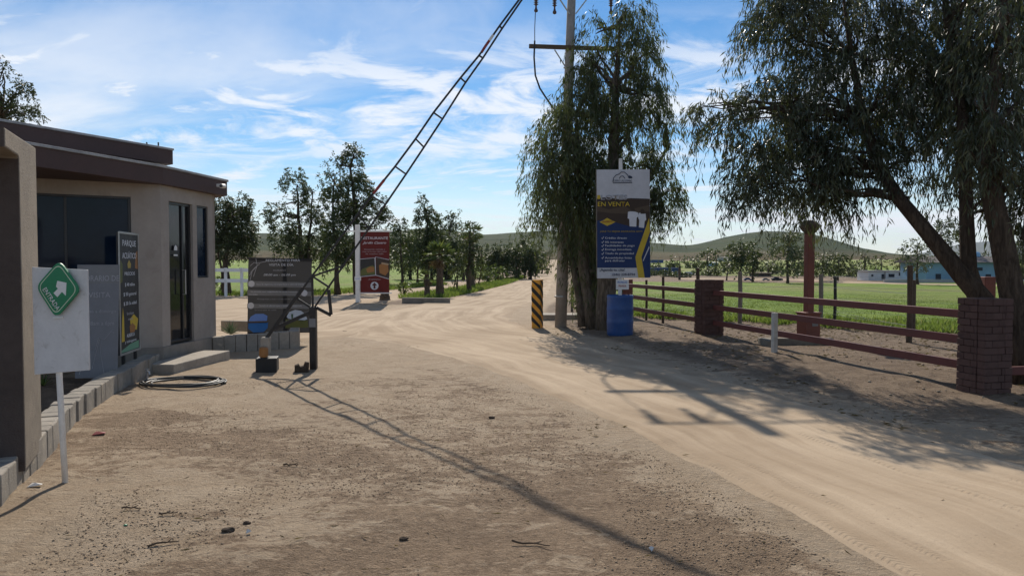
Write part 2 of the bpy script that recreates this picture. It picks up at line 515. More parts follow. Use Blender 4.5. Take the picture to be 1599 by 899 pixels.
M['bark_far'] = mat_bark('far_bark', (0.045, 0.034, 0.025), (0.10, 0.076, 0.055), 0.6)
M['bark_palm'] = mat_bark('palm_bark', (0.07, 0.052, 0.038), (0.15, 0.115, 0.085), 1.3)
M['stucco'] = simple('beige_stucco', (0.36, 0.318, 0.278), 0.9, 0.14, 1.2, 0.55, 120, 0.006, spec=0.15, dirt=(0.30, 0.262, 0.228))
M['stucco_grey'] = simple('grey_brown_render', (0.22, 0.19, 0.155), 0.92, 0.22, 2.0, 0.8, 70, 0.010, spec=0.12, dirt=(0.165, 0.14, 0.115))
M['pillar_front'] = simple('dark_umber_front', (0.085, 0.068, 0.060), 0.92, 0.2, 2.0, 0.8, 70, 0.010, spec=0.1)
M['plinth'] = simple('cement_plinth', (0.27, 0.24, 0.205), 0.92, 0.2, 2.5, 0.5, 60, 0.006, spec=0.15)
M['fascia'] = simple('dark_maroon_fascia', (0.082, 0.053, 0.049), 0.75, 0.16, 2.5, 0.2, 50, 0.003, dirt=(0.07, 0.047, 0.044))
M['rooftop'] = simple('grey_flashing', (0.34, 0.34, 0.34), 0.6, 0.3, 4, 0.2, 40, 0.003)
M['concrete'] = simple('weathered_concrete', (0.36, 0.32, 0.265), 0.92, 0.25, 3, 0.7, 60, 0.008, spec=0.15, dirt=(0.25, 0.215, 0.17))
M['concrete_pole'] = simple('grey_concrete_pole', (0.30, 0.275, 0.245), 0.9, 0.2, 3, 0.5, 60, 0.005, spec=0.15, dirt=(0.22, 0.195, 0.17))
M['block'] = simple('grey_concrete_block', (0.29, 0.262, 0.222), 0.92, 0.28, 2.2, 0.8, 70, 0.008, spec=0.12, dirt=(0.40, 0.345, 0.265))
M['glass'] = mat_glass('dark_tinted_glass', (0.005, 0.013, 0.028), 0.04, 0.16)
M['door_glass'] = mat_glass('door_glass', (0.010, 0.011, 0.013), 0.04, 0.35)
M['black_frame'] = simple('black_aluminium', (0.02, 0.02, 0.022), 0.4, 0.2, 8, 0.05, 40, 0.001, spec=0.5)
M['black_metal'] = simple('black_painted_steel', (0.018, 0.016, 0.015), 0.5, 0.4, 14, 0.3, 90, 0.002, spec=0.45, dirt=(0.07, 0.045, 0.032))
M['red_tape'] = simple('red_reflective_band', (0.27, 0.04, 0.03), 0.5, 0.3, 14, 0.1, 60, 0.001)
M['white_tape'] = simple('white_reflective_band', (0.68, 0.66, 0.62), 0.5, 0.15, 14, 0.1, 60, 0.001)
M['white_board'] = simple('scuffed_white_board', (0.62, 0.61, 0.60), 0.7, 0.10, 5, 0.15, 40, 0.002, dirt=(0.44, 0.42, 0.395))
M['white_paint'] = simple('white_painted_metal', (0.74, 0.73, 0.70), 0.5, 0.12, 8, 0.15, 50, 0.002, dirt=(0.58, 0.55, 0.50))
M['lime_wash'] = simple('worn_lime_wash', (0.50, 0.47, 0.42), 0.85, 0.25, 6, 0.4, 50, 0.004, dirt=(0.33, 0.29, 0.24))
M['white_fence'] = simple('white_fence_paint', (0.76, 0.75, 0.73), 0.6, 0.12, 3, 0.2, 40, 0.002)
M['sign_green'] = simple('green_sign_paint', (0.022, 0.21, 0.095), 0.45, 0.14, 10, 0.08, 50, 0.001)
M['sign_white'] = simple('sign_white', (0.72, 0.72, 0.70), 0.55, 0.08, 10, 0.0)
M['sign_cream'] = simple('sign_cream_outline', (0.62, 0.70, 0.52), 0.55, 0.1, 10, 0.0)
M['maroon_wood'] = simple('maroon_painted_rail', (0.145, 0.050, 0.042), 0.65, 0.22, 5, 0.35, 30, 0.004, dirt=(0.135, 0.048, 0.04))
M['red_post'] = simple('red_painted_post', (0.185, 0.066, 0.048), 0.65, 0.18, 4, 0.25, 30, 0.003, dirt=(0.14, 0.052, 0.04))
M['brick'] = mat_brick('maroon_painted_brick', (0.092, 0.054, 0.045), (0.112, 0.066, 0.055))
M['mortar'] = simple('red_mortar', (0.085, 0.047, 0.04), 0.95, 0.3, 9, 0.6, 60, 0.006, spec=0.1)
M['barrel'] = simple('blue_plastic', (0.016, 0.070, 0.235), 0.45, 0.16, 3, 0.1, 20, 0.003, spec=0.45, dirt=(0.035, 0.085, 0.21))
M['amber'] = simple('amber_yellow_paint', (0.72, 0.33, 0.035), 0.6, 0.14, 9, 0.15, 50, 0.002, dirt=(0.58, 0.27, 0.05))
M['black_paint'] = simple('black_paint', (0.02, 0.02, 0.02), 0.6, 0.35, 9, 0.1, 50, 0.002)
M['hose'] = simple('black_rubber_hose', (0.025, 0.027, 0.027), 0.5, 0.3, 9, 0.1, 50, 0.001, spec=0.5)
M['galv'] = simple('galvanised_metal', (0.42, 0.41, 0.39), 0.45, 0.25, 14, 0.1, 50, 0.001, metal=0.6)
M['wood_dark'] = simple('dark_weathered_wood', (0.105, 0.080, 0.060), 0.9, 0.35, 4, 0.6, 30, 0.006, spec=0.15)
M['wood_grey'] = simple('grey_weathered_wood', (0.215, 0.19, 0.155), 0.9, 0.3, 4, 0.6, 30, 0.006, spec=0.15)
M['crossarm'] = simple('crossarm_timber', (0.12, 0.088, 0.06), 0.9, 0.3, 4, 0.5, 30, 0.005, spec=0.15)
M['porcelain'] = simple('dark_brown_porcelain', (0.06, 0.03, 0.025), 0.25, 0.2, 9, 0.0, spec=0.6)
M['stone'] = simple('field_stone', (0.30, 0.25, 0.19), 0.95, 0.4, 9, 0.8, 40, 0.01, spec=0.1)
M['pebble'] = simple('small_pebble', (0.36, 0.265, 0.18), 0.95, 0.5, 9, 0.8, 40, 0.01, spec=0.1)
M['clod'] = simple('dark_clod', (0.07, 0.052, 0.038), 0.95, 0.4, 30, 0.8, 90, 0.006, spec=0.1)
M['twig'] = simple('dry_twig', (0.10, 0.072, 0.05), 0.95, 0.35, 20, 0.3, 90, 0.002, spec=0.1)
M['litter_red'] = simple('red_scrap', (0.20, 0.03, 0.03), 0.7, 0.3, 20, 0.2, 60, 0.002)
M['litter_white'] = simple('white_scrap', (0.62, 0.60, 0.56), 0.8, 0.2, 20, 0.2, 60, 0.002)
M['camera_white'] = simple('camera_housing', (0.62, 0.60, 0.56), 0.45, 0.1, 20, 0.0)
for k, c in dict(p_white=(0.56, 0.57, 0.60), p_navy=(0.013, 0.036, 0.125), p_yellow=(0.58, 0.42, 0.045), p_brown=(0.055, 0.038, 0.028), p_brown2=(0.095, 0.068, 0.045),
                 p_red=(0.36, 0.05, 0.03), p_text=(0.66, 0.68, 0.72), p_grey=(0.20, 0.20, 0.20), p_silver=(0.36, 0.37, 0.40), p_logo=(0.035, 0.05, 0.085), p_wine=(0.085, 0.018, 0.017), p_sky=(0.14, 0.26, 0.62), p_water=(0.02, 0.13, 0.40),
                 p_pale=(0.50, 0.57, 0.66), p_green=(0.045, 0.10, 0.03), p_olive=(0.12, 0.13, 0.04), p_orange=(0.32, 0.15, 0.05), p_gold=(0.42, 0.31, 0.06), p_char=(0.035, 0.034, 0.034), p_char2=(0.19, 0.193, 0.205), p_dim=(0.36, 0.36, 0.375), p_mint=(0.17, 0.36, 0.23), p_tan=(0.40, 0.30, 0.19)).items():
    M[k] = simple('print_' + k[2:], c, 0.55, 0.10, 7, 0.0, spec=0.3)
for k, c in dict(h_white=(0.70, 0.70, 0.69), h_blue=(0.20, 0.34, 0.46), h_blue2=(0.045, 0.085, 0.20), h_grey=(0.33, 0.33, 0.32), h_roof=(0.10, 0.085, 0.08), h_tan=(0.42, 0.33, 0.22), h_dark=(0.03, 0.035, 0.045), h_sky=(0.24, 0.42, 0.60)).items():
    M[k] = simple('far_' + k[2:], c, 0.8, 0.15, 0.8, 0.2, 10, 0.01)


def mat_cloth(name, col, trans):
    m = simple(name, col, 0.8, 0.12, 3, 0.25, 90, 0.001, spec=0.15)
    t = m.node_tree; b = t.nodes['Principled BSDF']; out = t.nodes['Material Output']
    tr = t.nodes.new('ShaderNodeBsdfTranslucent'); tr.inputs['Color'].default_value = (*[min(1, c * 2.2) for c in col], 1)
    mx = t.nodes.new('ShaderNodeMixShader'); mx.inputs[0].default_value = trans
    t.links.new(b.outputs[0], mx.inputs[1]); t.links.new(tr.outputs[0], mx.inputs[2]); t.links.new(mx.outputs[0], out.inputs['Surface'])
    return m


M['cloth_char'] = mat_cloth('charcoal_banner_cloth', (0.036, 0.036, 0.037), 0.14)
M['cloth_wine'] = mat_cloth('wine_banner_cloth', (0.085, 0.018, 0.017), 0.06)


# ------------------------------------------------------------------ mesh building
class MB:
    def __init__(s): s.v = []; s.f = []; s.t = []

    def add(s, vs, fs, tone=0.5):
        o = len(s.v); s.v += [tuple(v) for v in vs]; s.f += [tuple(i + o for i in f) for f in fs]; s.t += [tone] * len(vs)
        return s

    def box(s, c, size, rz=0.0, mat=None, tone=0.5):
        hx, hy, hz = size[0] / 2, size[1] / 2, size[2] / 2
        vs = [Vector((x * hx, y * hy, z * hz)) for z in (-1, 1) for y in (-1, 1) for x in (-1, 1)]
        m = mat if mat is not None else Matrix.Rotation(rz, 3, 'Z')
        vs = [m @ v + Vector(c) for v in vs]
        return s.add(vs, [(0, 2, 3, 1), (4, 5, 7, 6), (0, 1, 5, 4), (1, 3, 7, 5), (3, 2, 6, 7), (2, 0, 4, 6)], tone)

    def bar(s, p0, p1, w, h=None, upv=(0, 0, 1), ext=0.0):
        p0, p1 = Vector(p0), Vector(p1); h = h or w
        d = (p1 - p0); L = d.length; d.normalize()
        u = Vector(upv)
        if abs(d.dot(u)) > 0.98: u = Vector((0, 1, 0))
        x = d.cross(u).normalized(); z = x.cross(d).normalized()
        m = Matrix((x, d, z)).transposed()
        return s.box((p0 + p1) / 2, (w, L + 2 * ext, h), mat=m)

    def tube(s, pts, rad, n=8, cap=True):
        pts = [Vector(p) for p in pts]
        if not hasattr(rad, '__len__'): rad = [rad] * len(pts)
        vs = []; fs = []; px = None
        for i, p in enumerate(pts):
            d = (pts[min(i + 1, len(pts) - 1)] - pts[max(i - 1, 0)])
            d = d.normalized() if d.length > 1e-9 else Vector((0, 0, 1))
            if px is None:
                px = d.orthogonal().normalized()
            px = (px - d * px.dot(d))
            px = px.normalized() if px.length > 1e-6 else d.orthogonal().normalized()
            py = d.cross(px)
            for k in range(n):
                a = 2 * math.pi * k / n
                vs.append(p + (px * math.cos(a) + py * math.sin(a)) * rad[i])
        for i in range(len(pts) - 1):
            for k in range(n):
                fs.append((i * n + k, i * n + (k + 1) % n, (i + 1) * n + (k + 1) % n, (i + 1) * n + k))
        if cap:
            fs.append(tuple(range(n))[::-1]); fs.append(tuple((len(pts) - 1) * n + k for k in range(n)))
        return s.add(vs, fs)

    def lathe(s, prof, n=28, c=(0, 0, 0)):
        vs = []; fs = []
        for r, z in prof:
            for k in range(n):
                a = 2 * math.pi * k / n
                vs.append((c[0] + r * math.cos(a), c[1] + r * math.sin(a), c[2] + z))
        for i in range(len(prof) - 1):
            for k in range(n):
                fs.append((i * n + k, i * n + (k + 1) % n, (i + 1) * n + (k + 1) % n, (i + 1) * n + k))
        fs.append(tuple(range(n))[::-1]); fs.append(tuple((len(prof) - 1) * n + k for k in range(n)))
        return s.add(vs, fs)

    def prism(s, pts, z0, z1):
        """pts counter-clockwise in plan"""
        n = len(pts)
        vs = [(p[0], p[1], z0) for p in pts] + [(p[0], p[1], z1) for p in pts]
        fs = [tuple(range(n))[::-1], tuple(range(n, 2 * n))] + [(i, (i + 1) % n, n + (i + 1) % n, n + i) for i in range(n)]
        return s.add(vs, fs)

    def plate(s, pts, y0, y1):
        """outline in x,z given clockwise or not, between y0 (front) and y1 (back)"""
        n = len(pts)
        ar = sum(pts[i][0] * pts[(i + 1) % n][1] - pts[(i + 1) % n][0] * pts[i][1] for i in range(n))
        if ar < 0: pts = pts[::-1]
        vs = [(p[0], y0, p[1]) for p in pts] + [(p[0], y1, p[1]) for p in pts]
        fs = [tuple(range(n)), tuple(range(n, 2 * n))[::-1]] + [(i, n + i, n + (i + 1) % n, (i + 1) % n) for i in range(n)]
        return s.add(vs, fs)

    def build(s, name, mat, parent=None, bevel=0.0, smooth=False, seg=2, tone=False):
        me = bpy.data.meshes.new(name)
        me.from_pydata(s.v, [], s.f)
        me.materials.append(mat)
        if tone:
            at = me.attributes.new('tone', 'FLOAT', 'POINT'); at.data.foreach_set('value', s.t)
        if smooth:
            me.polygons.foreach_set('use_smooth', [True] * len(me.polygons))
        me.update()
        o = bpy.data.objects.new(name, me); COL.objects.link(o)
        if parent: o.parent = parent
        if bevel:
            b = o.modifiers.new('bevel', 'BEVEL'); b.width = bevel; b.segments = seg; b.limit_method = 'ANGLE'; b.angle_limit = R(40)
        return o


def np_obj(name, V, Fq, mat, parent=None, tone=None, smooth=False, attrs=None, uv=None):
    me = bpy.data.meshes.new(name)
    V = np.asarray(V, np.float32); Fq = np.asarray(Fq, np.int32)
    k = Fq.shape[1]
    me.vertices.add(len(V)); me.vertices.foreach_set('co', V.ravel())
    me.loops.add(Fq.size); me.loops.foreach_set('vertex_index', Fq.ravel())
    me.polygons.add(len(Fq)); me.polygons.foreach_set('loop_start', np.arange(0, Fq.size, k, dtype=np.int32))
    me.polygons.foreach_set('loop_total', np.full(len(Fq), k, np.int32))
    if smooth: me.polygons.foreach_set('use_smooth', np.ones(len(Fq), bool))
    me.update(calc_edges=True)
    if tone is not None:
        at = me.attributes.new('tone', 'FLOAT', 'POINT'); at.data.foreach_set('value', np.asarray(tone, np.float32))
    for nm, vals in (attrs or {}).items():
        at = me.attributes.new(nm, 'FLOAT', 'POINT'); at.data.foreach_set('value', np.asarray(vals, np.float32))
    if uv is not None:
        ul = me.uv_layers.new(name='UVMap')
        ul.data.foreach_set('uv', np.asarray(uv, np.float32)[Fq.ravel()].ravel())
    me.materials.append(mat)
    me.validate()
    o = bpy.data.objects.new(name, me); COL.objects.link(o)
    if parent: o.parent = parent
    return o


def tag(o, label=None, cat=None, group=None, kind=None):
    if label: o['label'] = label
    if cat: o['category'] = cat
    if group: o['group'] = group
    if kind: o['kind'] = kind
    return o


def thing(name, label, cat, loc=(0, 0, 0), rz=0.0, group=None):
    o = bpy.data.objects.new(name, None); COL.objects.link(o)
    o.empty_display_size = 0.2
    o.location = loc; o.rotation_euler = (0, 0, rz)
    return tag(o, label, cat, group)


def copy_thing(root, loc, rz=0.0, scale=1.0, label=None, group=None):
    c = root.copy(); COL.objects.link(c); c.location = loc; c.rotation_euler = (0, 0, rz); c.scale = (scale,) * 3
    for ch in list(root.children):
        d = ch.copy(); COL.objects.link(d); d.parent = c
        for g in list(ch.children):
            e = g.copy(); COL.objects.link(e); e.parent = d
    if label: c['label'] = label
    if group: c['group'] = group
    return c


def struct(o, kind='structure'):
    o['kind'] = kind
    return o


_fontcache = {}


def text(name, s, mat, parent, x, z, height, width=None, y=-0.01, align='CENTER', shear=0.0, depth=0.0015, rot=0.0, bold=0.0, xf=None):
    """lettering standing in the local x-z plane, facing -y; x is the anchor, z the middle of the letters"""
    cu = bpy.data.curves.new(name, 'FONT'); cu.body = s; cu.size = 1.0; cu.align_x = align; cu.align_y = 'CENTER'
    cu.shear = shear; cu.extrude = 0.0; cu.offset = bold; cu.resolution_u = 2
    t = bpy.data.objects.new(name + '_src', cu); COL.objects.link(t)
    dg = bpy.context.evaluated_depsgraph_get(); dg.update()
    me = bpy.data.meshes.new_from_object(t.evaluated_get(dg))
    bpy.data.objects.remove(t); bpy.data.curves.remove(cu)
    n = len(me.vertices)
    if n == 0: return None
    co = np.zeros(n * 3, np.float32); me.vertices.foreach_get('co', co); co = co.reshape(-1, 3)
    h = co[:, 1].max() - co[:, 1].min(); w = co[:, 0].max() - co[:, 0].min()
    cap = 0.70
    sy = height / cap; sx = sy
    if width: sx = width / max(w, 1e-6)
    ym = (co[:, 1].max() + co[:, 1].min()) / 2
    X = co[:, 0] * sx; Z = (co[:, 1] - ym) * sy
    if rot:
        X, Z = X * math.cos(rot) - Z * math.sin(rot), X * math.sin(rot) + Z * math.cos(rot)
    X = X + x; Z = Z + z
    out = np.stack([X, np.full(n, y), Z], 1)
    if xf is not None: out = np.array([xf(*q) for q in out])
    me.vertices.foreach_set('co', out.astype(np.float32).ravel())
    me.materials.clear(); me.materials.append(mat)
    me.name = name; me.update()
    o = bpy.data.objects.new(name, me); COL.objects.link(o)
    o.parent = parent
    sol = o.modifiers.new('thickness', 'SOLIDIFY'); sol.thickness = depth; sol.offset = 0
    return o

#@@SETTING
# ================================================================== GROUND
def build_ground():
    ang = np.concatenate([np.arange(-180, -50, 5.0), np.arange(-50, 50, 0.3), np.arange(50, 180, 5.0)])
    ang = np.radians(ang)
    rad = [0.6]
    while rad[-1] < 6200: rad.append(rad[-1] * (1.018 if rad[-1] < 60 else 1.05))
    rad = np.array(rad)
    na, nr = len(ang), len(rad)
    Rg, Ag = np.meshgrid(rad, ang, indexing='ij')
    x = (Rg * np.sin(Ag)).ravel(); y = (Rg * np.cos(Ag)).ravel()
    z = H(x, y)
    V = np.stack([x, y, z], 1)
    i = np.arange(nr - 1)[:, None]; j = np.arange(na)[None, :]
    j2 = (j + 1) % na
    Fq = np.stack([(i * na + j), (i * na + j2), ((i + 1) * na + j2), ((i + 1) * na + j)], -1).reshape(-1, 4)
    # centre cap
    V = np.concatenate([V, [[0, 0, 0]]])
    sd = poly_sd(V[:, 0], V[:, 1], lane_poly)
    d = np.hypot(V[:, 0], V[:, 1])
    ln = smooth(-0.55, 0.15, sd + (fbm(V[:, 0] * 2, V[:, 1] * 2, 3, 40) - 0.5) * 0.9)
    sandy = np.maximum(ln * 0.75, smooth(9.5, 14, V[:, 1]) * 1.2 * smooth(3.5, 0, V[:, 0]))
    for (bx, by, rx, ry, am) in [(120, 800, 1.1, 1.0, .40), (300, 770, .9, .8, .30), (330, 620, 1.5, 1.2, .34), (520, 600, 1.6, 1.4, .22), (640, 660, 1.2, .8, .10), (200, 655, .45, .28, -.7), (290, 690, .55, .25, -.5), (450, 715, .8, .28, -.45),
                                 (560, 740, .8, .25, -.3), (900, 810, 1.1, .6, -.28), (640, 850, .7, .4, -.32), (1150, 870, .7, .5, -.25), (380, 870, .35, .15, -.3), (760, 565, 1.8, 1.2, -.20), (980, 720, .8, .8, -.12)]:
        q = G(bx, by)
        wx = V[:, 0] + (fbm(V[:, 0] * 1.5, V[:, 1] * 1.5, 4, 61) - .5) * .8; wy = V[:, 1] + (fbm(V[:, 0] * 1.5, V[:, 1] * 1.5, 4, 62) - .5) * .8
        sandy = sandy + am * np.exp(-(((wx - q.x) / rx) ** 2 + ((wy - q.y) / ry) ** 2))
    brown = smooth(0.1, 1.2, -sd) * smooth(0.3, 1.6, V[:, 0]) * smooth(6, 9, V[:, 1])
    mound = np.exp(-(((V[:, 0] + 5.6) / 3.2) ** 2 + ((V[:, 1] - 30.0) / 2.4) ** 2))
    brown = np.maximum(brown, smooth(0.35, 0.7, mound))
    brown = np.maximum(brown, 0.8 * smooth(50, 90, d))
    o = np_obj('ground', V, Fq, M['ground'], smooth=True, attrs={'sandy': sandy, 'brown': brown})
    me = o.data
    bm = bmesh.new(); bm.from_mesh(me); bm.verts.ensure_lookup_table()
    c = bm.verts[len(V) - 1]
    for j in range(na):
        bm.faces.new((bm.verts[j], c, bm.verts[(j + 1) % na])) if False else bm.faces.new((c, bm.verts[(j + 1) % na], bm.verts[j]))
    bm.to_mesh(me); bm.free()
    return struct(o)


build_ground()


def resample(pts, step0):
    out = [np.array(pts[0], float)]
    for a, b in zip(pts[:-1], pts[1:]):
        a = np.array(a, float); b = np.array(b, float)
        L = np.linalg.norm(b - a); st = step0 * (1 + np.linalg.norm((a + b) / 2) / 12)
        k = max(1, int(L / st))
        for i in range(1, k + 1): out.append(a + (b - a) * i / k)
    return np.array(out)


def arclen(p):
    return np.concatenate([[0], np.cumsum(np.linalg.norm(np.diff(p, axis=0), axis=1))])


def strip(name, left, right, n, nc, mat, lift, jl=0.0, seed=1):
    """a road laid between two edge lines; uv = metres along, metres from the left edge"""
    L = np.array(left, float); Rr = np.array(right, float)
    la = arclen(L); ra = arclen(Rr)
    # denser stations near the camera
    s = np.linspace(0, 1, n)
    pl = np.stack([np.interp(s * la[-1], la, L[:, k]) for k in (0, 1)], 1)
    pr = np.stack([np.interp(s * ra[-1], ra, Rr[:, k]) for k in (0, 1)], 1)
    w = np.linspace(0, 1, nc)
    P = pl[:, None, :] * (1 - w)[None, :, None] + pr[:, None, :] * w[None, :, None]
    if jl:
        jit = (fbm(pl[:, 0] * 1.7, pl[:, 1] * 1.7, 4, seed) - 0.5) * 2 * jl
        nrm = pr - pl; wid = np.linalg.norm(nrm, axis=1, keepdims=True); nrm = nrm / wid
        fall = np.exp(-w * 14)
        P = P + (nrm * jit[:, None])[:, None, :] * fall[None, :, None]
        jit2 = (fbm(pr[:, 0] * 1.3, pr[:, 1] * 1.3, 4, seed + 5) - 0.5) * 2 * jl * 2
        P = P + (nrm * jit2[:, None])[:, None, :] * np.exp(-(1 - w) * 10)[None, :, None]
    x = P[..., 0].ravel(); y = P[..., 1].ravel()
    z = H(x, y) + lift + 0.0009 * np.hypot(x, y)
    cen = (pl + pr) / 2
    u = np.repeat(arclen(cen), nc)
    wd = np.linalg.norm(pr - pl, axis=1)
    v = (wd[:, None] * w[None, :]).ravel()
    V = np.stack([x, y, z], 1)
    i = np.arange(n - 1)[:, None]; j = np.arange(nc - 1)[None, :]
    Fq = np.stack([i * nc + j, i * nc + j + 1, (i + 1) * nc + j + 1, (i + 1) * nc + j], -1).reshape(-1, 4)
    return struct(np_obj(name, V, Fq, mat, smooth=True, uv=np.stack([u, v], 1)))


def by_y(pts, n, pw=1.0):
    """sample an edge line at n stations spaced for the eye (in 1/distance)"""
    p = resample(pts, 0.15)
    a = arclen(p)
    d = np.hypot(p[:, 0], p[:, 1]) + 2.0
    wgt = np.concatenate([[0], np.cumsum(np.diff(a) / d[1:] ** 0.9)])
    s = np.linspace(0, wgt[-1], n)
    return np.stack([np.interp(s, wgt, p[:, k]) for k in (0, 1)], 1)


def strip2(name, left, right, n, nc, mat, lift, jl=0.0, seed=1):
    pl = by_y(left, n); pr = by_y(right, n)
    w = np.linspace(0, 1, nc); w = w + 0.75 * np.sin(2 * math.pi * w) / (-2 * math.pi)
    nrm = pr - pl; wid = np.linalg.norm(nrm, axis=1, keepdims=True); nrm = nrm / np.maximum(wid, 1e-6)
    P = pl[:, None, :] * (1 - w)[None, :, None] + pr[:, None, :] * w[None, :, None]
    if jl:
        j1 = (fbm(pl[:, 0] * 1.6, pl[:, 1] * 1.6, 6, seed) - 0.5) * 2 * jl
        j2 = (fbm(pr[:, 0] * 1.5, pr[:, 1] * 1.5, 4, seed + 5) - 0.5) * 4 * jl
        P = P + (nrm * j1[:, None])[:, None, :] * np.exp(-w * 14)[None, :, None] + (nrm * j2[:, None])[:, None, :] * np.exp(-(1 - w) * 10)[None, :, None]
    x = P[..., 0].ravel(); y = P[..., 1].ravel()
    ins = np.minimum(w[None, :], 1 - w[None, :]) * wid
    tuck = smooth(0.0, 0.35, ins).ravel()
    z = H(x, y) - 0.012 + (lift + 0.012 + 0.0009 * np.hypot(x, y)) * tuck
    u = np.repeat(arclen((pl + pr) / 2), nc); v = (wid * w[None, :]).ravel()
    i = np.arange(n - 1)[:, None]; j = np.arange(nc - 1)[None, :]
    Fq = np.stack([i * nc + j, i * nc + j + 1, (i + 1) * nc + j + 1, (i + 1) * nc + j], -1).reshape(-1, 4)
    return struct(np_obj(name, np.stack([x, y, z], 1), Fq, mat, smooth=True, uv=np.stack([u, v], 1)))


strip2('dirt_road', LANE_L + FAR_L, LANE_R + FAR_R, 520, 60, M['road'], 0.008, 0.17, 3)
strip2('side_road', gpoly([(-700, 540), (100, 535), (335, 542), (430, 538), (560, 524), (620, 500)]) + gpoly([(560, 486), (600, 476), (640, 468), (720, 456), (790, 444), (826, 436)]),
       gpoly([(-700, 470), (100, 467), (335, 466), (430, 466), (500, 464), (560, 460)]) + gpoly([(600, 455), (640, 452), (680, 448), (720, 444), (780, 437), (818, 433)]), 200, 24, M['road'], 0.016, 0.08, 9)


def sheet(name, poly, mat, lift, step, jit=0.25):
    """a ground cover laid over the terrain: a grid kept where it is inside the outline, its rim snapped to the outline"""
    poly = [(float(a), float(b)) for a, b in poly]
    xs = [p[0] for p in poly]; ys = [p[1] for p in poly]
    P = resample(poly + [poly[0]], step)
    bm = bmesh.new()
    vs = [bm.verts.new((a + (vnoise(a * 1.7, b * 1.7, 4) - .5) * jit * 2, b + (vnoise(a * 1.3, b * 1.9, 6) - .5) * jit * 2, 0)) for a, b in P[:-1]]
    es = [bm.edges.new((vs[i], vs[(i + 1) % len(vs)])) for i in range(len(vs))]
    bmesh.ops.triangle_fill(bm, edges=es, use_beauty=True)
    for _ in range(40):
        long = [e for e in bm.edges if e.calc_length() > step * 2.2 * (1 + ((e.verts[0].co + e.verts[1].co) / 2).length / 14)]
        if not long or len(bm.verts) > 9000: break
        bmesh.ops.subdivide_edges(bm, edges=long, cuts=1)
        bmesh.ops.triangulate(bm, faces=bm.faces[:])
    co = np.array([v.co for v in bm.verts])
    sdp = poly_sd(co[:, 0], co[:, 1], [tuple(q) for q in P[:-1]])
    dd = np.hypot(co[:, 0], co[:, 1])
    z = H(co[:, 0], co[:, 1]) - 0.015 + (lift + 0.015 + 0.0012 * dd) * smooth(jit * 0.6, jit * 1.6 + 0.15 + dd * .004, sdp)
    for v, zz in zip(bm.verts, z): v.co.z = zz
    bmesh.ops.recalc_face_normals(bm, faces=bm.faces[:])
    if sum(f.normal.z for f in bm.faces) < 0: bmesh.ops.reverse_faces(bm, faces=bm.faces[:])
    me = bpy.data.meshes.new(name); bm.to_mesh(me); bm.free(); me.materials.append(mat)
    me.polygons.foreach_set('use_smooth', [True] * len(me.polygons))
    o = bpy.data.objects.new(name, me); COL.objects.link(o)
    return struct(o)


sheet('field', FIELD_R, M['field'], 0.012, 0.5)
sheet('far_field', FIELD_R2, M['far_field'], 0.03, 3.0, 1.0)
sheet('left_field', FIELD_L, M['field'], 0.02, 1.5, 0.5)
sheet('median_strip', MEDIAN, M['verge'], 0.045, 0.5, 0.2)
# a pale track that crosses the green beyond the fence
strip2('field_track', gpoly([(1060, 437), (1250, 439), (1400, 446), (1700, 452)]), gpoly([(1060, 436), (1250, 437.5), (1400, 443.5), (1700, 448)]), 60, 4, M['road'], 0.05, 0.1, 4)


# ------------------------------------------------------------------ hills
def ridge(name, prof, r0, rp, r1, mat, seed, amp, da=0.12):
    az = np.arange(prof[0][0], prof[-1][0], da)
    pa = np.array([p[0] for p in prof]); ph = np.array([p[1] for p in prof])
    hpx = np.interp(az, pa, ph)
    k = np.ones(9) / 9
    hpx = np.convolve(np.pad(hpx, 4, mode='edge'), k, 'valid')
    rad = np.concatenate([np.linspace(r0, rp, 26), np.linspace(rp, r1, 10)[1:]])
    x_over = np.tan(np.radians(az))
    V = []
    for r in rad:
        t = (r - r0) / (rp - r0) if r <= rp else 1 - (r - rp) / (r1 - rp)
        shape = max(0, t) ** 0.8 if r <= rp else max(0, t) ** 1.5
        X = x_over * r; Y = np.full_like(az, r)
        top = CAMH + hpx / F * rp
        nz = (fbm(X * 0.012, Y * 0.012, 5, seed) - 0.5) * amp * (1 if 0.02 < t < 0.995 else 0.25)
        Z = rise(X, Y) * (1 - shape) + top * shape + nz * np.clip(t * 4, 0, 1)
        V.append(np.stack([X, Y, Z - (3 if t <= 0.001 else 0)], 1))
    V = np.concatenate(V); na = len(az); nr = len(rad)
    i = np.arange(nr - 1)[:, None]; j = np.arange(na - 1)[None, :]
    Fq = np.stack([i * na + j, i * na + j + 1, (i + 1) * na + j + 1, (i + 1) * na + j], -1).reshape(-1, 4)
    return struct(np_obj(name, V, Fq, mat, smooth=True))


def azp(px): return math.degrees(math.atan((px - 799.5) / F))


ridge('hills', [(-52, 40), (azp(-100), 46), (azp(150), 52), (azp(340), 48), (azp(420), 47), (azp(520), 43), (azp(600), 48), (azp(660), 55), (azp(705), 52), (azp(745), 45), (azp(800), 48), (azp(850), 52), (azp(900), 50), (azp(960), 38), (azp(1000), 34), (azp(1035), 31), (azp(1075), 27),
                (azp(1105), 33), (azp(1140), 43), (azp(1185), 50), (azp(1215), 50), (azp(1260), 46), (azp(1300), 37), (azp(1340), 24), (azp(1390), 14), (azp(1440), 9), (azp(1600), 7), (52, 4)],
      330, 900, 1400, M['hill'], 5, 5.0)
ridge('mountains', [(azp(1380), 4), (azp(1450), 20), (azp(1510), 33), (azp(1545), 36), (azp(1600), 34), (azp(1700), 28), (51, 20)], 3600, 5000, 5900, M['mountain'], 8, 30)

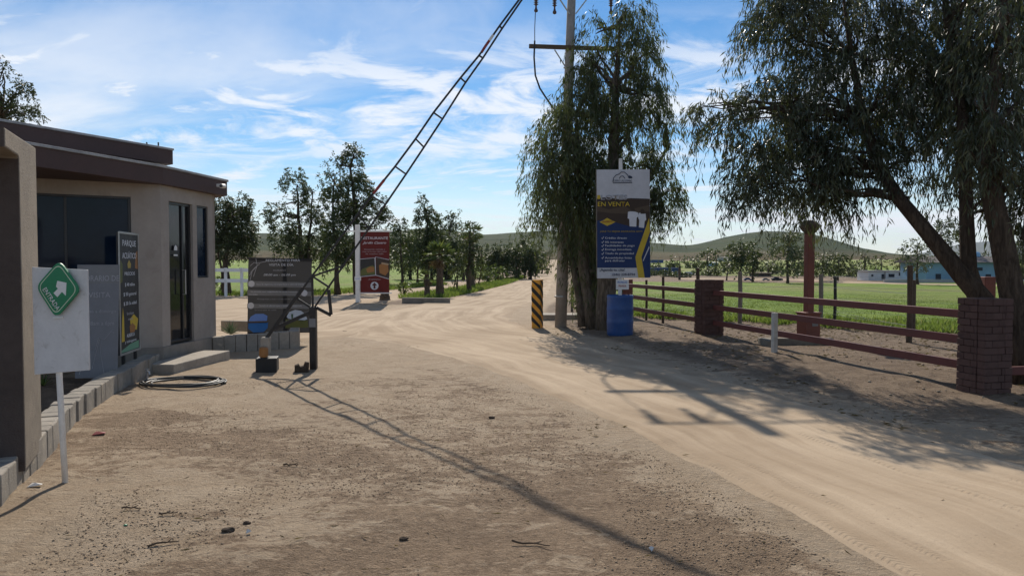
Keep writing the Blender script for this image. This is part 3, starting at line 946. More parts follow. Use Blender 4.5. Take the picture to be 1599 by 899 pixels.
#@@TREES
# ================================================================== TREES
def leaf_quads(B, D, L, Wd, rng):
    """one kite-shaped leaf for each base point"""
    n = len(B)
    D = D / np.linalg.norm(D, axis=1, keepdims=True)
    rv = rng.normal(size=(n, 3)); s = np.cross(D, rv); s /= np.linalg.norm(s, axis=1, keepdims=True) + 1e-9
    L = L[:, None]; Wd = Wd[:, None]
    m = B + D * L * 0.42
    bend = np.cross(D, s) * (L * 0.08)
    V = np.stack([B, m + s * Wd * 0.5 + bend, B + D * L, m - s * Wd * 0.5 + bend], 1).reshape(-1, 3)
    Fq = np.arange(n * 4).reshape(-1, 4)
    return V, Fq


def crown(lobes, leaf_l, leaf_w, per_twig, twig_len, droop, seed, spread=0.4, shell=0.45, gap=0.30):
    rng = np.random.default_rng(seed)
    Bs = []; Ds = []; Ts = []; paths = []
    for (c, r, n) in lobes:
        n = int(n)
        d = rng.normal(size=(n, 3)); d /= np.linalg.norm(d, axis=1, keepdims=True)
        rr = shell + (1 - shell) * rng.random(n) ** 0.6
        P = np.array(c)[None] + d * rr[:, None] * np.array(r)[None]
        # clumps: keep twigs where a coarse noise is high so gaps open between them
        kx = fbm(P[:, 0] / max(r[0], 0.3) * 2.2 + seed, P[:, 2] / max(r[2], 0.3) * 2.2 + P[:, 1] * 0.7, 2, seed)
        keep = kx > gap + 0.16 * rng.random(n)
        P = P[keep]; d = d[keep]; n = len(P)
        tl = twig_len * (0.5 + 0.9 * rng.random(n))
        tone_t = np.clip(0.5 + 0.6 * (fbm(P[:, 0] * 1.3, P[:, 2] * 1.3 + P[:, 1], 2, seed + 3) - 0.5) + 0.22 * rng.normal(size=n), 0, 1)
        out = d * np.array([1, 1, 0.45]) + rng.normal(size=(n, 3)) * 0.45
        out /= np.linalg.norm(out, axis=1, keepdims=True)
        ks = np.linspace(0, 1, 5)
        path = np.stack([P + out * (tl * k * (1 - 0.45 * droop * k))[:, None] + np.array([0, 0, -1]) * (tl * droop * k * k * 0.85)[:, None] for k in ks], 1)
        paths.append(path)
        m = per_twig
        t = rng.random((n, m)) ** 0.8
        idx = np.clip((t * 4).astype(int), 0, 3); fr = t * 4 - idx
        ar = np.arange(n)[:, None]
        B = path[ar, idx] * (1 - fr)[..., None] + path[ar, idx + 1] * fr[..., None]
        tg = path[ar, idx + 1] - path[ar, idx]; tg /= np.linalg.norm(tg, axis=2, keepdims=True) + 1e-9
        Dv = tg * (1 - droop * 0.6) + np.array([0, 0, -1]) * droop * 0.9 + rng.normal(size=(n, m, 3)) * spread
        Bs.append((B + rng.normal(size=B.shape) * leaf_l * 0.22).reshape(-1, 3)); Ds.append(Dv.reshape(-1, 3))
        Ts.append(np.clip(np.repeat(tone_t, m) + rng.normal(size=n * m) * 0.14, 0, 1))
    B = np.concatenate(Bs); Dv = np.concatenate(Ds); T = np.concatenate(Ts)
    n = len(B)
    V, Fq = leaf_quads(B, Dv, leaf_l * (0.6 + 0.7 * rng.random(n)), leaf_w * (0.7 + 0.6 * rng.random(n)), rng)
    return V, Fq, np.repeat(T, 4), np.concatenate(paths)


def wig(p0, p1, n, amt, rng, sag=0.0):
    p0 = np.array(p0, float); p1 = np.array(p1, float)
    ts = np.linspace(0, 1, n)
    L = np.linalg.norm(p1 - p0)
    off = np.cumsum(rng.normal(size=(n, 3)) * amt * L / n, axis=0)
    off -= ts[:, None] * off[-1]
    P = p0 + (p1 - p0) * ts[:, None] + off
    P[:, 2] += sag * L * np.sin(ts * math.pi)
    return P


def twig_mesh(paths, r, keep, rng):
    sel = rng.random(len(paths)) < keep
    P = paths[sel]
    n, k, _ = P.shape
    V = np.zeros((n, k, 3, 3), np.float32)
    for s in range(3):
        a = 2 * math.pi * s / 3
        o = np.array([math.cos(a), math.sin(a), 0]) * r
        V[:, :, s] = P + o * np.linspace(1.2, 0.5, k)[None, :, None]
    idx = np.arange(n * k * 3).reshape(n, k, 3)
    Fq = np.stack([np.stack([idx[:, :-1, s], idx[:, :-1, (s + 1) % 3], idx[:, 1:, (s + 1) % 3], idx[:, 1:, s]], -1) for s in range(3)], 2).reshape(-1, 4)
    return V.reshape(-1, 3), Fq


def tree(name, label, cat, loc, stems, lobes, lm, bm_, leaf_l, leaf_w, per_twig=12, twig_len=0.8, droop=0.5, seed=1, group=None, twigs=0.0, spread=0.4, limb_r=0.05, shell=0.45, nside=9, limbs=True, rz=0.0, gap=0.30):
    """stems: list of (points, radii) in local metres; each lobe is fed by a limb from the nearest stem point"""
    rng = np.random.default_rng(seed)
    t = thing(name, label, cat, loc, rz, group)
    mb = MB()
    for pts, rad in stems:
        mb.tube(pts, rad, nside)
    if limbs:
        allp = np.array([p for pts, _ in stems for p in pts[len(pts) // 3:]])
        for (c, r, n) in lobes:
            k = max(2, min(9, int(3 + n / 160)))
            for q in range(k):
                d = rng.normal(size=3); d /= np.linalg.norm(d)
                e = np.array(c) + d * np.array(r) * (0.35 + 0.45 * rng.random())
                cand = allp[allp[:, 2] < e[2] + 0.3]
                if len(cand) == 0: cand = allp
                s = cand[np.argmin(np.linalg.norm(cand - e, axis=1) + 0.4 * rng.random(len(cand)))]
                P = wig(s, e, 7, 0.35, rng, 0.06)
                mb.tube(P, list(np.linspace(limb_r, limb_r * 0.22, 7)), 6)
    mb.build('trunk', bm_, t, smooth=True)
    V, Fq, T, paths = crown(lobes, leaf_l, leaf_w, per_twig, twig_len, droop, seed, spread, shell, gap)
    cr = np_obj('crown', V, Fq, lm, t, tone=T)
    if twigs:
        V, Fq = twig_mesh(paths, 0.004, twigs, rng)
        np_obj('twigs', V, Fq, bm_, t)
    return t


def far_tree(px, base, top, lobes_px, label, name='roadside_tree', lm='leaf_far', bark='bark_far', seed=1, tw=6, D=None, group='trees along the far roadside', cover=1.0, droop=0.35, leafpx=3.8, stems_px=None):
    """background tree read off the picture: lobes are (px, py, half width, half height) in pixels"""
    p = GH(px, base) if D is None else A(px, base, D)
    D = p.y
    k = D / F
    z0 = Hz(p.x, p.y) if D is None else p.z
    base_v = Vector((p.x, p.y, Hz(p.x, p.y) - 0.05))
    lobes = []; tops = []
    L = leafpx * k; Wd = 1.7 * k
    for (lx, ly, rx, ry) in lobes_px:
        c = A(lx, ly, D) - base_v
        dep = rx * k * random.uniform(-0.35, 0.35)
        n = 1.5 * cover * (3.14 * rx * ry) / (leafpx * 1.7 * 0.5) * 2.3 / 10
        lobes.append(((c.x, dep, c.z), (rx * k * 0.80, rx * k * 0.85, ry * k * 0.98), max(30, n)))
    hz = (base - top) * k
    rng = np.random.default_rng(seed)
    stems = []
    for sx, sw, lean, frac in (stems_px or [(px, tw, 0, 0.8)]):
        s0 = np.array([(sx - px) * k, 0, -0.1]); e = np.array([(sx + lean - px) * k, 0, hz * frac])
        P = wig(s0, e, 8, 0.12, rng)
        rr = np.linspace(sw * k / 2, sw * k * 0.10, 8); rr[0] *= 1.35
        stems.append(([tuple(q) for q in P], list(rr)))
    return tree(name, label, 'tree', base_v, stems, lobes, M[lm], M[bark], L, Wd, 10, 9 * k * 1.3, droop, seed, group, limb_r=tw * k * 0.13, nside=7, gap=0.40, spread=0.5)


# ---- the big weeping eucalyptus on the right, behind the brick pillar
def px_lobe(base, D, lx, ly, rx, ry, n, dy=0.0, depth=1.0):
    k = D / F
    c = A(lx, ly, D) - base
    return ((c.x, c.y + dy, c.z), (rx * k, rx * k * depth, ry * k), n)


b = GH(1548, 588); b.z -= 0.05
DR = b.y
def rp(px, py, D): return tuple(A(px, py, D) - b)
stems_r = [
    ([rp(1545, 592, DR), rp(1543, 520, DR), rp(1535, 468, DR), rp(1500, 428, DR + .05), rp(1455, 372, DR + .2), rp(1405, 312, DR + .5), rp(1372, 262, DR + .8), rp(1350, 190, DR + 1.1), rp(1330, 90, DR + 1.3), rp(1315, -20, DR + 1.5)], [.19, .155, .14, .125, .108, .096, .083, .065, .045, .02]),
    ([rp(1540, 520, DR), rp(1527, 470, DR + .1), rp(1512, 420, DR + .15), rp(1509, 340, DR + .2), rp(1507, 260, DR + .4), rp(1500, 170, DR + .6), rp(1480, 60, DR + .9), rp(1470, -70, DR + 1.1)], [.14, .13, .11, .095, .085, .07, .05, .025]),
]
lob_r = []
for (lx, ly, rx, ry, n, dD) in [
        (1215, 60, 62, 100, 560, 1.6), (1290, 40, 90, 110, 900, 1.5), (1380, 30, 100, 110, 950, 1.8), (1470, 40, 100, 110, 900, 1.6), (1570, 40, 90, 120, 800, 1.5),
        (1200, 205, 60, 75, 520, 1.2), (1285, 180, 80, 90, 800, 1.4), (1370, 160, 85, 100, 850, 1.1), (1455, 160, 85, 95, 800, 1.3), (1550, 170, 80, 110, 700, 1.2),
        (1178, 285, 48, 55, 330, 1.0), (1240, 290, 62, 66, 560, 1.1), (1320, 255, 58, 66, 420, 0.9), (1110, 190, 36, 30, 70, 1.0), (1090, 195, 20, 26, 60, 1.0), (1135, 215, 36, 36, 130, 1.0),
        (1465, 265, 62, 60, 330, 0.8), (1560, 270, 52, 72, 330, 1.0), (1275, 325, 40, 34, 150, 0.8), (1190, 325, 46, 30, 150, 1.0), (1420, 285, 36, 42, 110, 0.7), (1590, 335, 30, 60, 110, 0.4),
        (1350, -90, 190, 70, 900, 1.8), (1560, -80, 140, 70, 600, 1.6)]:
    lob_r.append(px_lobe(b, DR + dD, lx + 4, ly - 26, max(10, rx * 0.92 - 8), max(10, ry * 0.9 - 12), n * 0.52, 0, 1.15))
tree('eucalyptus_tree', 'large dark weeping eucalyptus with a leaning limb, behind the right brick pillar', 'tree', b, stems_r, lob_r, M['leaf_right'], M['bark'], 0.135, 0.020, 19, 0.60, 0.76, 21, twigs=0.9, spread=0.38, limb_r=0.028, gap=0.425)
# second trunk at the right edge
b2 = GH(1590, 598); b2.z -= 0.05
D2 = b2.y
def rp2(px, py, D): return tuple(A(px, py, D) - b2)
stems_2 = [([rp2(1592, 602, D2), rp2(1588, 540, D2), rp2(1580, 460, D2), rp2(1563, 370, D2), rp2(1545, 290, D2 + .1), rp2(1540, 200, D2 + .2), rp2(1560, 80, D2 + .4), rp2(1575, -60, D2 + .5)], [.185, .165, .155, .142, .125, .10, .07, .035])]
lob_2 = [px_lobe(b2, D2 + dD, lx, ly, rx, ry, n, 0, 1.1) for (lx, ly, rx, ry, n, dD) in
         [(1548, 150, 44, 70, 90, -.55), (1530, 225, 34, 40, 50, -.5), (1575, 215, 40, 44, 60, -.5), (1560, 60, 50, 70, 90, -.5), (1600, 60, 90, 110, 260, .8), (1680, 120, 100, 120, 330, .7), (1610, 240, 60, 80, 170, .5), (1720, 260, 80, 90, 220, .5), (1640, -60, 120, 80, 240, .8)]]
tree('eucalyptus_tree', 'thick straight eucalyptus trunk at the right edge of the photo, beside the brick pillar', 'tree', b2, stems_2, lob_2, M['leaf_right'], M['bark'], 0.135, 0.020, 19, 0.64, 0.78, 22, twigs=0.9, spread=0.38, limb_r=0.03, gap=0.36)

# ---- the tall weeping tree beside the utility pole
b = GH(936, 515); b.z -= 0.05
DC = b.y + 0.4
def cp(px, py, D): return tuple(A(px, py, D) - b)
stems_c = [
    ([cp(947, 520, DC - .4), cp(946, 480, DC - .4), cp(948, 430, DC - .4), cp(952, 340, DC - .2), cp(958, 240, DC), cp(962, 140, DC + .1), cp(968, 40, DC + .2)], [.26, .235, .22, .18, .13, .08, .03]),
    ([cp(925, 512, DC + .2), cp(920, 470, DC + .2), cp(912, 420, DC + .3), cp(908, 340, DC + .4), cp(903, 250, DC + .5), cp(900, 180, DC + .6)], [.17, .15, .14, .11, .08, .03]),
    ([cp(910, 510, DC + .3), cp(906, 470, DC + .4), cp(896, 420, DC + .5), cp(878, 330, DC + .6), cp(852, 240, DC + .7)], [.12, .10, .085, .06, .02]),
    ([cp(950, 400, DC - .3), cp(985, 330, DC), cp(1020, 270, DC + .3), cp(1042, 230, DC + .4)], [.12, .08, .05, .02])]
lob_c = [px_lobe(b, DC + dD - 0.25, lx + 3, ly - 20, max(9, rx - 12), max(12, ry - 16), n * 0.80, 0, 0.8) for (lx, ly, rx, ry, n, dD) in [
    (985, 45, 26, 44, 130, .3), (925, 75, 26, 55, 70, .4), (1000, 100, 30, 50, 190, .3), (955, 130, 44, 60, 420, .4), (1008, 175, 30, 54, 230, .2), (915, 190, 44, 62, 480, .4), (884, 215, 26, 50, 150, -.2), (888, 330, 26, 50, 170, -.1),
    (965, 215, 54, 70, 700, .2), (874, 180, 20, 52, 90, .8), (852, 240, 30, 56, 130, .9), (840, 300, 20, 42, 60, .9), (888, 280, 44, 70, 420, .1), (935, 310, 52, 75, 700, .3), (990, 290, 44, 66, 480, .3),
    (1035, 240, 26, 46, 170, .4), (1040, 320, 24, 34, 110, .3), (1022, 345, 22, 26, 70, .3), (860, 326, 26, 38, 100, 1.2), (893, 356, 32, 38, 190, 1.7), (928, 400, 30, 50, 200, 2.0), (912, 450, 16, 34, 80, 2.4), (912, 415, 26, 46, 210, .9), (900, 385, 26, 42, 170, .9), (935, 455, 20, 34, 90, .7), (842, 358, 16, 26, 40, 1.4), (905, 120, 20, 40, 60, .5)]]
tree('weeping_tree', 'tall dense weeping tree standing behind the for-sale banner and the blue barrel', 'tree', b, stems_c, lob_c, M['leaf_weep'], M['bark_pale'], 0.155, 0.024, 19, 0.78, 0.86, 31, twigs=0.7, spread=0.34, limb_r=0.05, shell=0.35, gap=0.385)

# ---- trees behind and left
far_tree(357, 461, 303, [(352, 345, 42, 42), (380, 360, 22, 36), (330, 360, 30, 34), (358, 385, 40, 24), (372, 325, 22, 22)], 'dense round tree beside the end of the beige building, behind the white fence', 'round_tree', 'leaf_round', seed=41, tw=14, cover=1.7, droop=0.3, group=None, stems_px=[(357, 13, 2, .7), (348, 6, -8, .6)])
far_tree(474, 455, 262, [(440, 345, 24, 34), (462, 300, 24, 36), (492, 310, 20, 42), (478, 360, 36, 42), (428, 330, 18, 18), (455, 400, 34, 26), (495, 395, 28, 36), (440, 372, 20, 20)], 'open feathery tree rising behind the grey visit-rules banner', 'feathery_tree', seed=42, tw=11, cover=1.0, group=None, stems_px=[(475, 11, -10, .85), (474, 8, 16, .8)])
far_tree(545, 460, 225, [(522, 275, 14, 32), (550, 262, 16, 38), (528, 320, 24, 40), (560, 310, 28, 40), (585, 335, 20, 40), (545, 365, 46, 42), (522, 395, 26, 30), (578, 385, 30, 40), (552, 235, 6, 14), (600, 350, 10, 30)], 'tallest dark twin-topped tree of the left row, behind the red restaurant banner', 'tall_tree', seed=43, tw=13, cover=1.5, group=None, stems_px=[(562, 16, -14, .85), (533, 9, -10, .75)])
ROW = 'trees lining the left branch of the road'
far_tree(625, 446, 330, [(625, 352, 6, 20), (622, 378, 14, 24), (632, 396, 18, 22), (612, 395, 14, 26), (640, 375, 8, 20)], 'slender spire-topped tree just right of the red restaurant banner', seed=44, tw=5, cover=1.3, group=ROW)
far_tree(666, 444, 300, [(658, 322, 5, 22), (660, 350, 9, 24), (672, 352, 12, 28), (664, 385, 20, 32), (680, 385, 18, 32), (650, 395, 14, 26), (675, 340, 7, 16)], 'narrow dark tree with the thin tall spire in the middle of the left row', seed=45, tw=8, cover=1.6, group=ROW)
far_tree(652, 441, 352, [(650, 375, 10, 18), (645, 395, 12, 20), (655, 400, 12, 18)], 'small bushy tree between the two spire-topped trees', seed=46, tw=4, cover=1.3, group=ROW)
far_tree(704, 436, 333, [(702, 345, 6, 13), (711, 342, 6, 15), (704, 372, 16, 26), (696, 396, 16, 20), (716, 396, 14, 22)], 'pair-topped tree behind the middle fan palm', seed=47, tw=6, cover=1.3, group=ROW)
far_tree(688, 436, 335, [(687, 347, 5, 12), (690, 370, 12, 24), (685, 396, 14, 20)], 'thin tree right of the tall spire, behind the fan palm', seed=48, tw=5, cover=1.3, group=ROW)
far_tree(733, 457, 347, [(732, 362, 8, 16), (738, 382, 10, 20), (730, 400, 14, 26), (742, 404, 9, 22)], 'dark pointed tree at the right of the left row above the median bushes', seed=49, tw=9, cover=1.6, group=ROW)
far_tree(766, 436, 384, [(765, 398, 12, 12), (772, 411, 12, 12), (758, 410, 10, 12)], 'low round tree in the median, left of the narrow pair', seed=50, tw=4, cover=1.5, group=ROW)
far_tree(790, 435, 378, [(788, 400, 12, 18), (798, 408, 10, 16), (780, 412, 9, 12)], 'bushy tree at the far end of the median, above its bare stems', seed=51, tw=4, cover=1.4, group=ROW, stems_px=[(786, 3, -4, .6), (792, 3, 3, .6)])
far_tree(816, 436, 362, [(811, 380, 7, 18), (822, 382, 7, 18), (816, 404, 14, 20), (806, 412, 9, 14)], 'twin-topped tree nearest the striped post on the left of the road', seed=52, tw=5, cover=1.4, group=ROW, stems_px=[(811, 3, -2, .7), (819, 3, 3, .7)])
far_tree(838, 431, 380, [(838, 396, 8, 16), (834, 410, 9, 14), (844, 408, 6, 14)], 'small dark tree where the far road begins to climb', seed=53, tw=4, cover=1.5, group=ROW)
far_tree(846, 428, 388, [(847, 404, 5, 14), (850, 414, 4, 10)], 'farthest little tree on the left edge of the climbing road', seed=54, tw=3, cover=1.5, group=ROW)
far_tree(604, 443, 352, [(606, 372, 9, 20), (600, 392, 12, 22), (612, 398, 10, 20)], 'tree filling the gap behind the right edge of the red restaurant banner', seed=55, tw=5, cover=1.3, group=ROW)
far_tree(752, 435, 375, [(750, 398, 9, 16), (755, 410, 10, 14)], 'small tree beside the dark pointed one in the left row', seed=56, tw=4, cover=1.4, group=ROW)
for i_, (px_, tp_, w_) in enumerate([(640, 352, 14), (676, 350, 15), (697, 362, 14), (722, 360, 14), (776, 388, 12), (806, 386, 12), (828, 388, 9)]):
    lab_ = ['bushy tree filling the row just right of the slender spire', 'broad tree behind the young fan palm', 'bushy tree behind the head of the tall fan palm', 'bushy tree left of the dark pointed one', 'bushy tree behind the first median shrubs', 'bushy tree left of the twin-topped one', 'bushy tree right of the twin-topped one'][i_]
    far_tree(px_, 437, tp_, [(px_, tp_ + 22, w_ * .7, 20), (px_ - w_ * .5, 398, w_ * .8, 22), (px_ + w_ * .5, 402, w_ * .8, 20), (px_, 414, w_, 12)], lab_, seed=180 + i_, tw=5, cover=2.1, group=ROW)
# tree tops behind the gate house
far_tree(8, 452, 88, [(5, 135, 22, 34), (42, 160, 20, 34), (25, 185, 36, 26), (2, 105, 8, 16), (40, 132, 8, 14), (-40, 160, 40, 60)], 'tree whose top shows above the flat roof at the far left', 'roof_edge_tree', 'leaf_round', seed=57, tw=14, D=30, group=None, cover=0.9)

# ---- trees beyond the green field on the right
FR = 'trees beyond the green field'
far_tree(1155, 441, 374, [(1150, 395, 13, 18), (1165, 398, 12, 18), (1155, 414, 17, 14)], 'dark round tree beyond the field, left one of the close pair', seed=61, tw=4, cover=1.7, group=FR)
far_tree(1176, 440, 380, [(1175, 396, 10, 15), (1184, 408, 9, 12), (1172, 412, 11, 12)], 'dark round tree beyond the field, right one of the close pair', seed=62, tw=4, cover=1.7, group=FR)
far_tree(1135, 438, 400, [(1134, 411, 10, 10), (1140, 418, 8, 8)], 'small low tree beyond the field just left of the close dark pair', seed=63, tw=3, cover=1.5, group=FR)
far_tree(1230, 444, 358, [(1222, 385, 20, 22), (1240, 380, 18, 24), (1230, 405, 22, 18), (1250, 405, 14, 20)], 'pale open gum tree beyond the field, left of the red post', lm='leaf_pale', seed=64, tw=5, cover=0.95, group=FR)
far_tree(1284, 440, 397, [(1283, 410, 14, 12), (1275, 416, 9, 10), (1292, 418, 10, 9)], 'low dark tree beyond the field, just right of the red post', seed=65, tw=4, cover=1.7, group=FR)
far_tree(1308, 439, 394, [(1306, 408, 16, 13), (1318, 414, 10, 10), (1298, 415, 9, 9)], 'wide low dark tree beyond the field between two fence posts', seed=66, tw=4, cover=1.7, group=FR)
far_tree(1350, 436, 385, [(1347, 398, 6, 10), (1350, 412, 11, 12), (1343, 418, 8, 8)], 'pointed tree at the left end of the white cottages', seed=67, tw=4, cover=1.4, group=FR)
far_tree(1432, 446, 368, [(1422, 388, 12, 14), (1436, 385, 12, 16), (1430, 408, 16, 14), (1444, 404, 10, 14)], 'open grey-green tree in front of the pale blue house', lm='leaf_pale', seed=68, tw=5, cover=0.9, group=FR)
far_tree(1376, 430, 394, [(1376, 407, 6, 11), (1374, 416, 6, 8)], 'small tree behind the white cottage roofs', seed=69, tw=3, cover=1.4, group=FR)
far_tree(1405, 431, 400, [(1403, 412, 8, 9), (1411, 415, 6, 7)], 'little round tree behind the second white cottage', seed=70, tw=3, cover=1.4, group=FR)
far_tree(1105, 423, 386, [(1104, 400, 5, 12), (1105, 411, 7, 9)], 'dark cypress far beyond the field, left of two', 'cypress', seed=71, tw=3, cover=1.9, group=FR, leafpx=3.5)
far_tree(1118, 423, 386, [(1117, 399, 5, 12), (1118, 410, 7, 10)], 'dark cypress far beyond the field, right of two', 'cypress', seed=72, tw=3, cover=1.9, group=FR, leafpx=3.5)
far_tree(1073, 419, 398, [(1073, 408, 5, 9)], 'tiny dark conifer near the white box truck', 'cypress', seed=73, tw=2, cover=1.9, group=FR, leafpx=3)
far_tree(1061, 420, 395, [(1061, 405, 6, 8)], 'tiny grey tree above the long blue shed', lm='leaf_pale', seed=74, tw=2, cover=1.3, group=FR, leafpx=3)
far_tree(1088, 420, 397, [(1086, 407, 4, 8), (1092, 413, 6, 5)], 'tiny brownish tree between the conifer and the cypresses', lm='leaf_pale', seed=75, tw=2, cover=1.3, group=FR, leafpx=3)
far_tree(1200, 432, 408, [(1203, 416, 12, 7), (1214, 420, 10, 6)], 'dark low scrub tree right of the close pair, near the parked trucks', seed=76, tw=3, cover=1.6, group=FR)
far_tree(1265, 432, 405, [(1262, 415, 10, 9), (1272, 419, 8, 7)], 'bushy tree seen either side of the red post', seed=77, tw=3, cover=1.6, group=FR)
far_tree(1470, 440, 330, [(1478, 362, 18, 22), (1465, 385, 16, 20), (1490, 380, 14, 20)], 'pale airy gum tree showing between the leaning limb and the upright stem', lm='leaf_pale', seed=78, tw=4, cover=0.8, group=FR)
far_tree(1597, 440, 372, [(1597, 392, 16, 16), (1585, 412, 20, 14), (1610, 410, 16, 18)], 'dark tree at the right edge of the photo behind the thick trunk', seed=79, tw=5, cover=1.3, group=FR)
far_tree(1534, 432, 386, [(1538, 400, 12, 9), (1530, 408, 8, 8)], 'round tree behind the roof of the pale blue house', seed=80, tw=4, cover=1.3, group=FR)


SC = 'low scrub trees in the band beyond the green field'
_r = random.Random(8)
for i_, (px_, by_, h_, w_) in enumerate([(1004, 431, 14, 14), (1022, 430, 9, 12), (1046, 432, 11, 9), (1064, 433, 9, 10), (1095, 430, 12, 13), (1116, 431, 14, 10), (1140, 428, 15, 14), (1188, 429, 16, 14), (1212, 429, 13, 16), (1244, 430, 18, 16), (1258, 431, 20, 12), (1296, 431, 16, 16), (1325, 432, 14, 14), (1338, 431, 18, 10), (1425, 433, 24, 12), (1450, 431, 30, 14), (1020, 421, 8, 9), (1050, 419, 9, 8), (1085, 420, 9, 10), (1135, 417, 11, 12), (1160, 416, 10, 12)]):
    far_tree(px_, by_, by_ - h_, [(px_ - w_ * .4, by_ - h_ * .55, w_ * .6, h_ * .42), (px_ + w_ * .35, by_ - h_ * .48, w_ * .65, h_ * .36), (px_, by_ - h_ * .3, w_ * .9, h_ * .25)], 'low dark scrub tree in the band of trees and sheds beyond the green field', 'scrub_tree', seed=300 + i_, tw=2, cover=1.2, group=SC, leafpx=3.6)
# ---- palms, agave, shrubs
def fan_palm(px, base, top, trunk_w, label, seed, fr_px=26, nfr=26, dry=8, group='fan palms in the median'):
    p = GH(px, base); k = p.y / F
    rng = np.random.default_rng(seed)
    t = thing('fan_palm', label, 'palm', p, 0, group)
    hh = (base - top) * k - fr_px * k * 0.55
    mb = MB()
    prof = []
    for i in range(13):
        z = hh * i / 12
        r = trunk_w * k / 2 * (1.30 - 0.45 * min(1, i / 5)) * (1.0 + (0.08 if i % 2 else -0.05))
        prof.append((r, z - 0.05))
    mb.lathe(prof, 12); mb.build('trunk', M['bark_palm'], t, smooth=False)

    def fans(n, lo, hi, ln, seed2):
        B = []; D = []; L = []; Wd = []; rg = np.random.default_rng(seed2)
        pet = MB()
        for i in range(n):
            a = rg.random() * 6.283; el = rg.uniform(lo, hi)
            d = np.array([math.cos(a) * math.cos(el), math.sin(a) * math.cos(el), math.sin(el)])
            c = np.array([0, 0, hh]); e = c + d * ln * 0.45 + np.array([0, 0, -0.05 * ln])
            pet.tube([c, (c + e) / 2 + np.array([0, 0, .03 * ln]), e], [.02, .015, .01], 4)
            s = np.cross(d, [0, 0, 1]); s /= np.linalg.norm(s) + 1e-6
            u = np.cross(s, d)
            for q in np.linspace(-1.25, 1.25, 11):
                dd = d * math.cos(q) + s * math.sin(q) + u * 0.12 * rg.normal() + np.array([0, 0, -0.22])
                B.append(e); D.append(dd); L.append(ln * rg.uniform(0.42, 0.6)); Wd.append(ln * 0.075)
        V, Fq = leaf_quads(np.array(B), np.array(D), np.array(L), np.array(Wd), rg)
        return V, Fq, rg.random(len(V) // 4).repeat(4), pet
    V, Fq, T, pet = fans(nfr, -0.35, 1.3, fr_px * k, seed)
    np_obj('fronds', V, Fq, M['leaf_palm'], t, tone=T)
    pet.build('stalks', M['leaf_dry'], t)
    if dry:
        V, Fq, T, _ = fans(dry, -1.3, -0.6, fr_px * k * 0.8, seed + 1)
        np_obj('dry_fronds', V, Fq, M['leaf_dry'], t, tone=T)
    return t


fan_palm(687, 464, 382, 12, 'thick-trunked fan palm with a green head in the median, taller of two at the timber', 91, 30, 30, 9)
fan_palm(667, 465, 424, 10, 'short young fan palm left of the thick-trunked one, behind the timber', 92, 18, 14, 5)
fan_palm(737, 450, 352, 8, 'palm with a dark trunk and browned skirt above the median bushes', 93, 22, 16, 16)
fan_palm(601, 470, 425, 15, 'palm with a stout dark trunk standing behind the red restaurant banner', 94, 17, 12, 4)


def shrub(px, base, top, w, label, seed, lm='leaf_far', group='shrubs in the grassy median', cover=1.4):
    p = GH(px, base); k = p.y / F
    rng = np.random.default_rng(seed)
    t = thing('shrub', label, 'shrub', p, 0, group)
    h = (base - top) * k; ww = w * k
    mb = MB()
    for i in range(4):
        a = rng.random() * 6.28
        mb.tube(wig((0, 0, -.05), (math.cos(a) * ww * .35, math.sin(a) * ww * .35, h * .75), 5, .2, rng), [.03, .027, .022, .016, .008], 5)
    mb.build('stems', M['bark_far'], t)
    n = cover * 3.14 * w * (base - top) * .5 / (4.5 * 2 * .5) * 2 / 9
    V, Fq, T, _ = crown([((0, 0, h * .62), (ww * .85, ww * .85, h * .36), max(25, n))], 4.5 * k, 2.2 * k, 9, 6 * k, 0.25, seed, 0.6)
    np_obj('foliage', V, Fq, M[lm], t, tone=T)
    return t


shrub(712, 456, 392, 16, 'tall open shrub on crooked stems right of the fan palm in the median', 101, cover=0.9)
shrub(746, 448, 408, 15, 'rounded green shrub right of the brown-skirted palm', 102)
shrub(762, 444, 416, 10, 'small green shrub farther along the median', 103, 'leaf_palm')
shrub(778, 441, 414, 9, 'yellow-green shrub near the end of the median', 104, 'leaf_palm')
shrub(800, 438, 420, 8, 'little shrub at the narrow tip of the median', 105)
shrub(632, 462, 440, 8, 'low shrub right of the red restaurant banner post', 106, 'leaf_palm', cover=.8)
shrub(905, 492, 452, 14, 'scrubby bush behind the utility pole at the roadside', 107, 'leaf_weep', group=None)
shrub(345, 456, 432, 10, 'dark bush behind the white rail fence', 108, group=None)


def blade_field(name, poly, n, lmin, lmax, mat, seed, dens=None, w=0.010, lean=0.45, rng_bias=1.0):
    rng = np.random.default_rng(seed)
    xs = np.array([p[0] for p in poly]); ys = np.array([p[1] for p in poly])
    out = []
    while sum(len(o) for o in out) < n:
        x = rng.uniform(xs.min(), xs.max(), n * 2)
        u = rng.random(n * 2) ** rng_bias
        y = ys.min() + (ys.max() - ys.min()) * u
        k = poly_sd(x, y, poly) > 0.02
        if dens is not None: k &= rng.random(n * 2) < dens(x, y)
        out.append(np.stack([x[k], y[k]], 1))
        if len(out) > 60: break
    P = np.concatenate(out)[:n]
    z = H(P[:, 0], P[:, 1])
    B = np.stack([P[:, 0], P[:, 1], z], 1)
    D = np.stack([rng.normal(size=len(P)) * lean, rng.normal(size=len(P)) * lean, np.ones(len(P))], 1)
    d = np.hypot(P[:, 0], P[:, 1])
    L = rng.uniform(lmin, lmax, len(P)); Wd = w * (1 + d / 14)
    V, Fq = leaf_quads(B, D, L, Wd, rng)
    T = np.clip(fbm(P[:, 0] * .6, P[:, 1] * .6, 3, seed) * 0.8 + rng.normal(size=len(P)) * .2, 0, 1).repeat(4)
    return struct(np_obj(name, V, Fq, mat, tone=T), 'stuff')


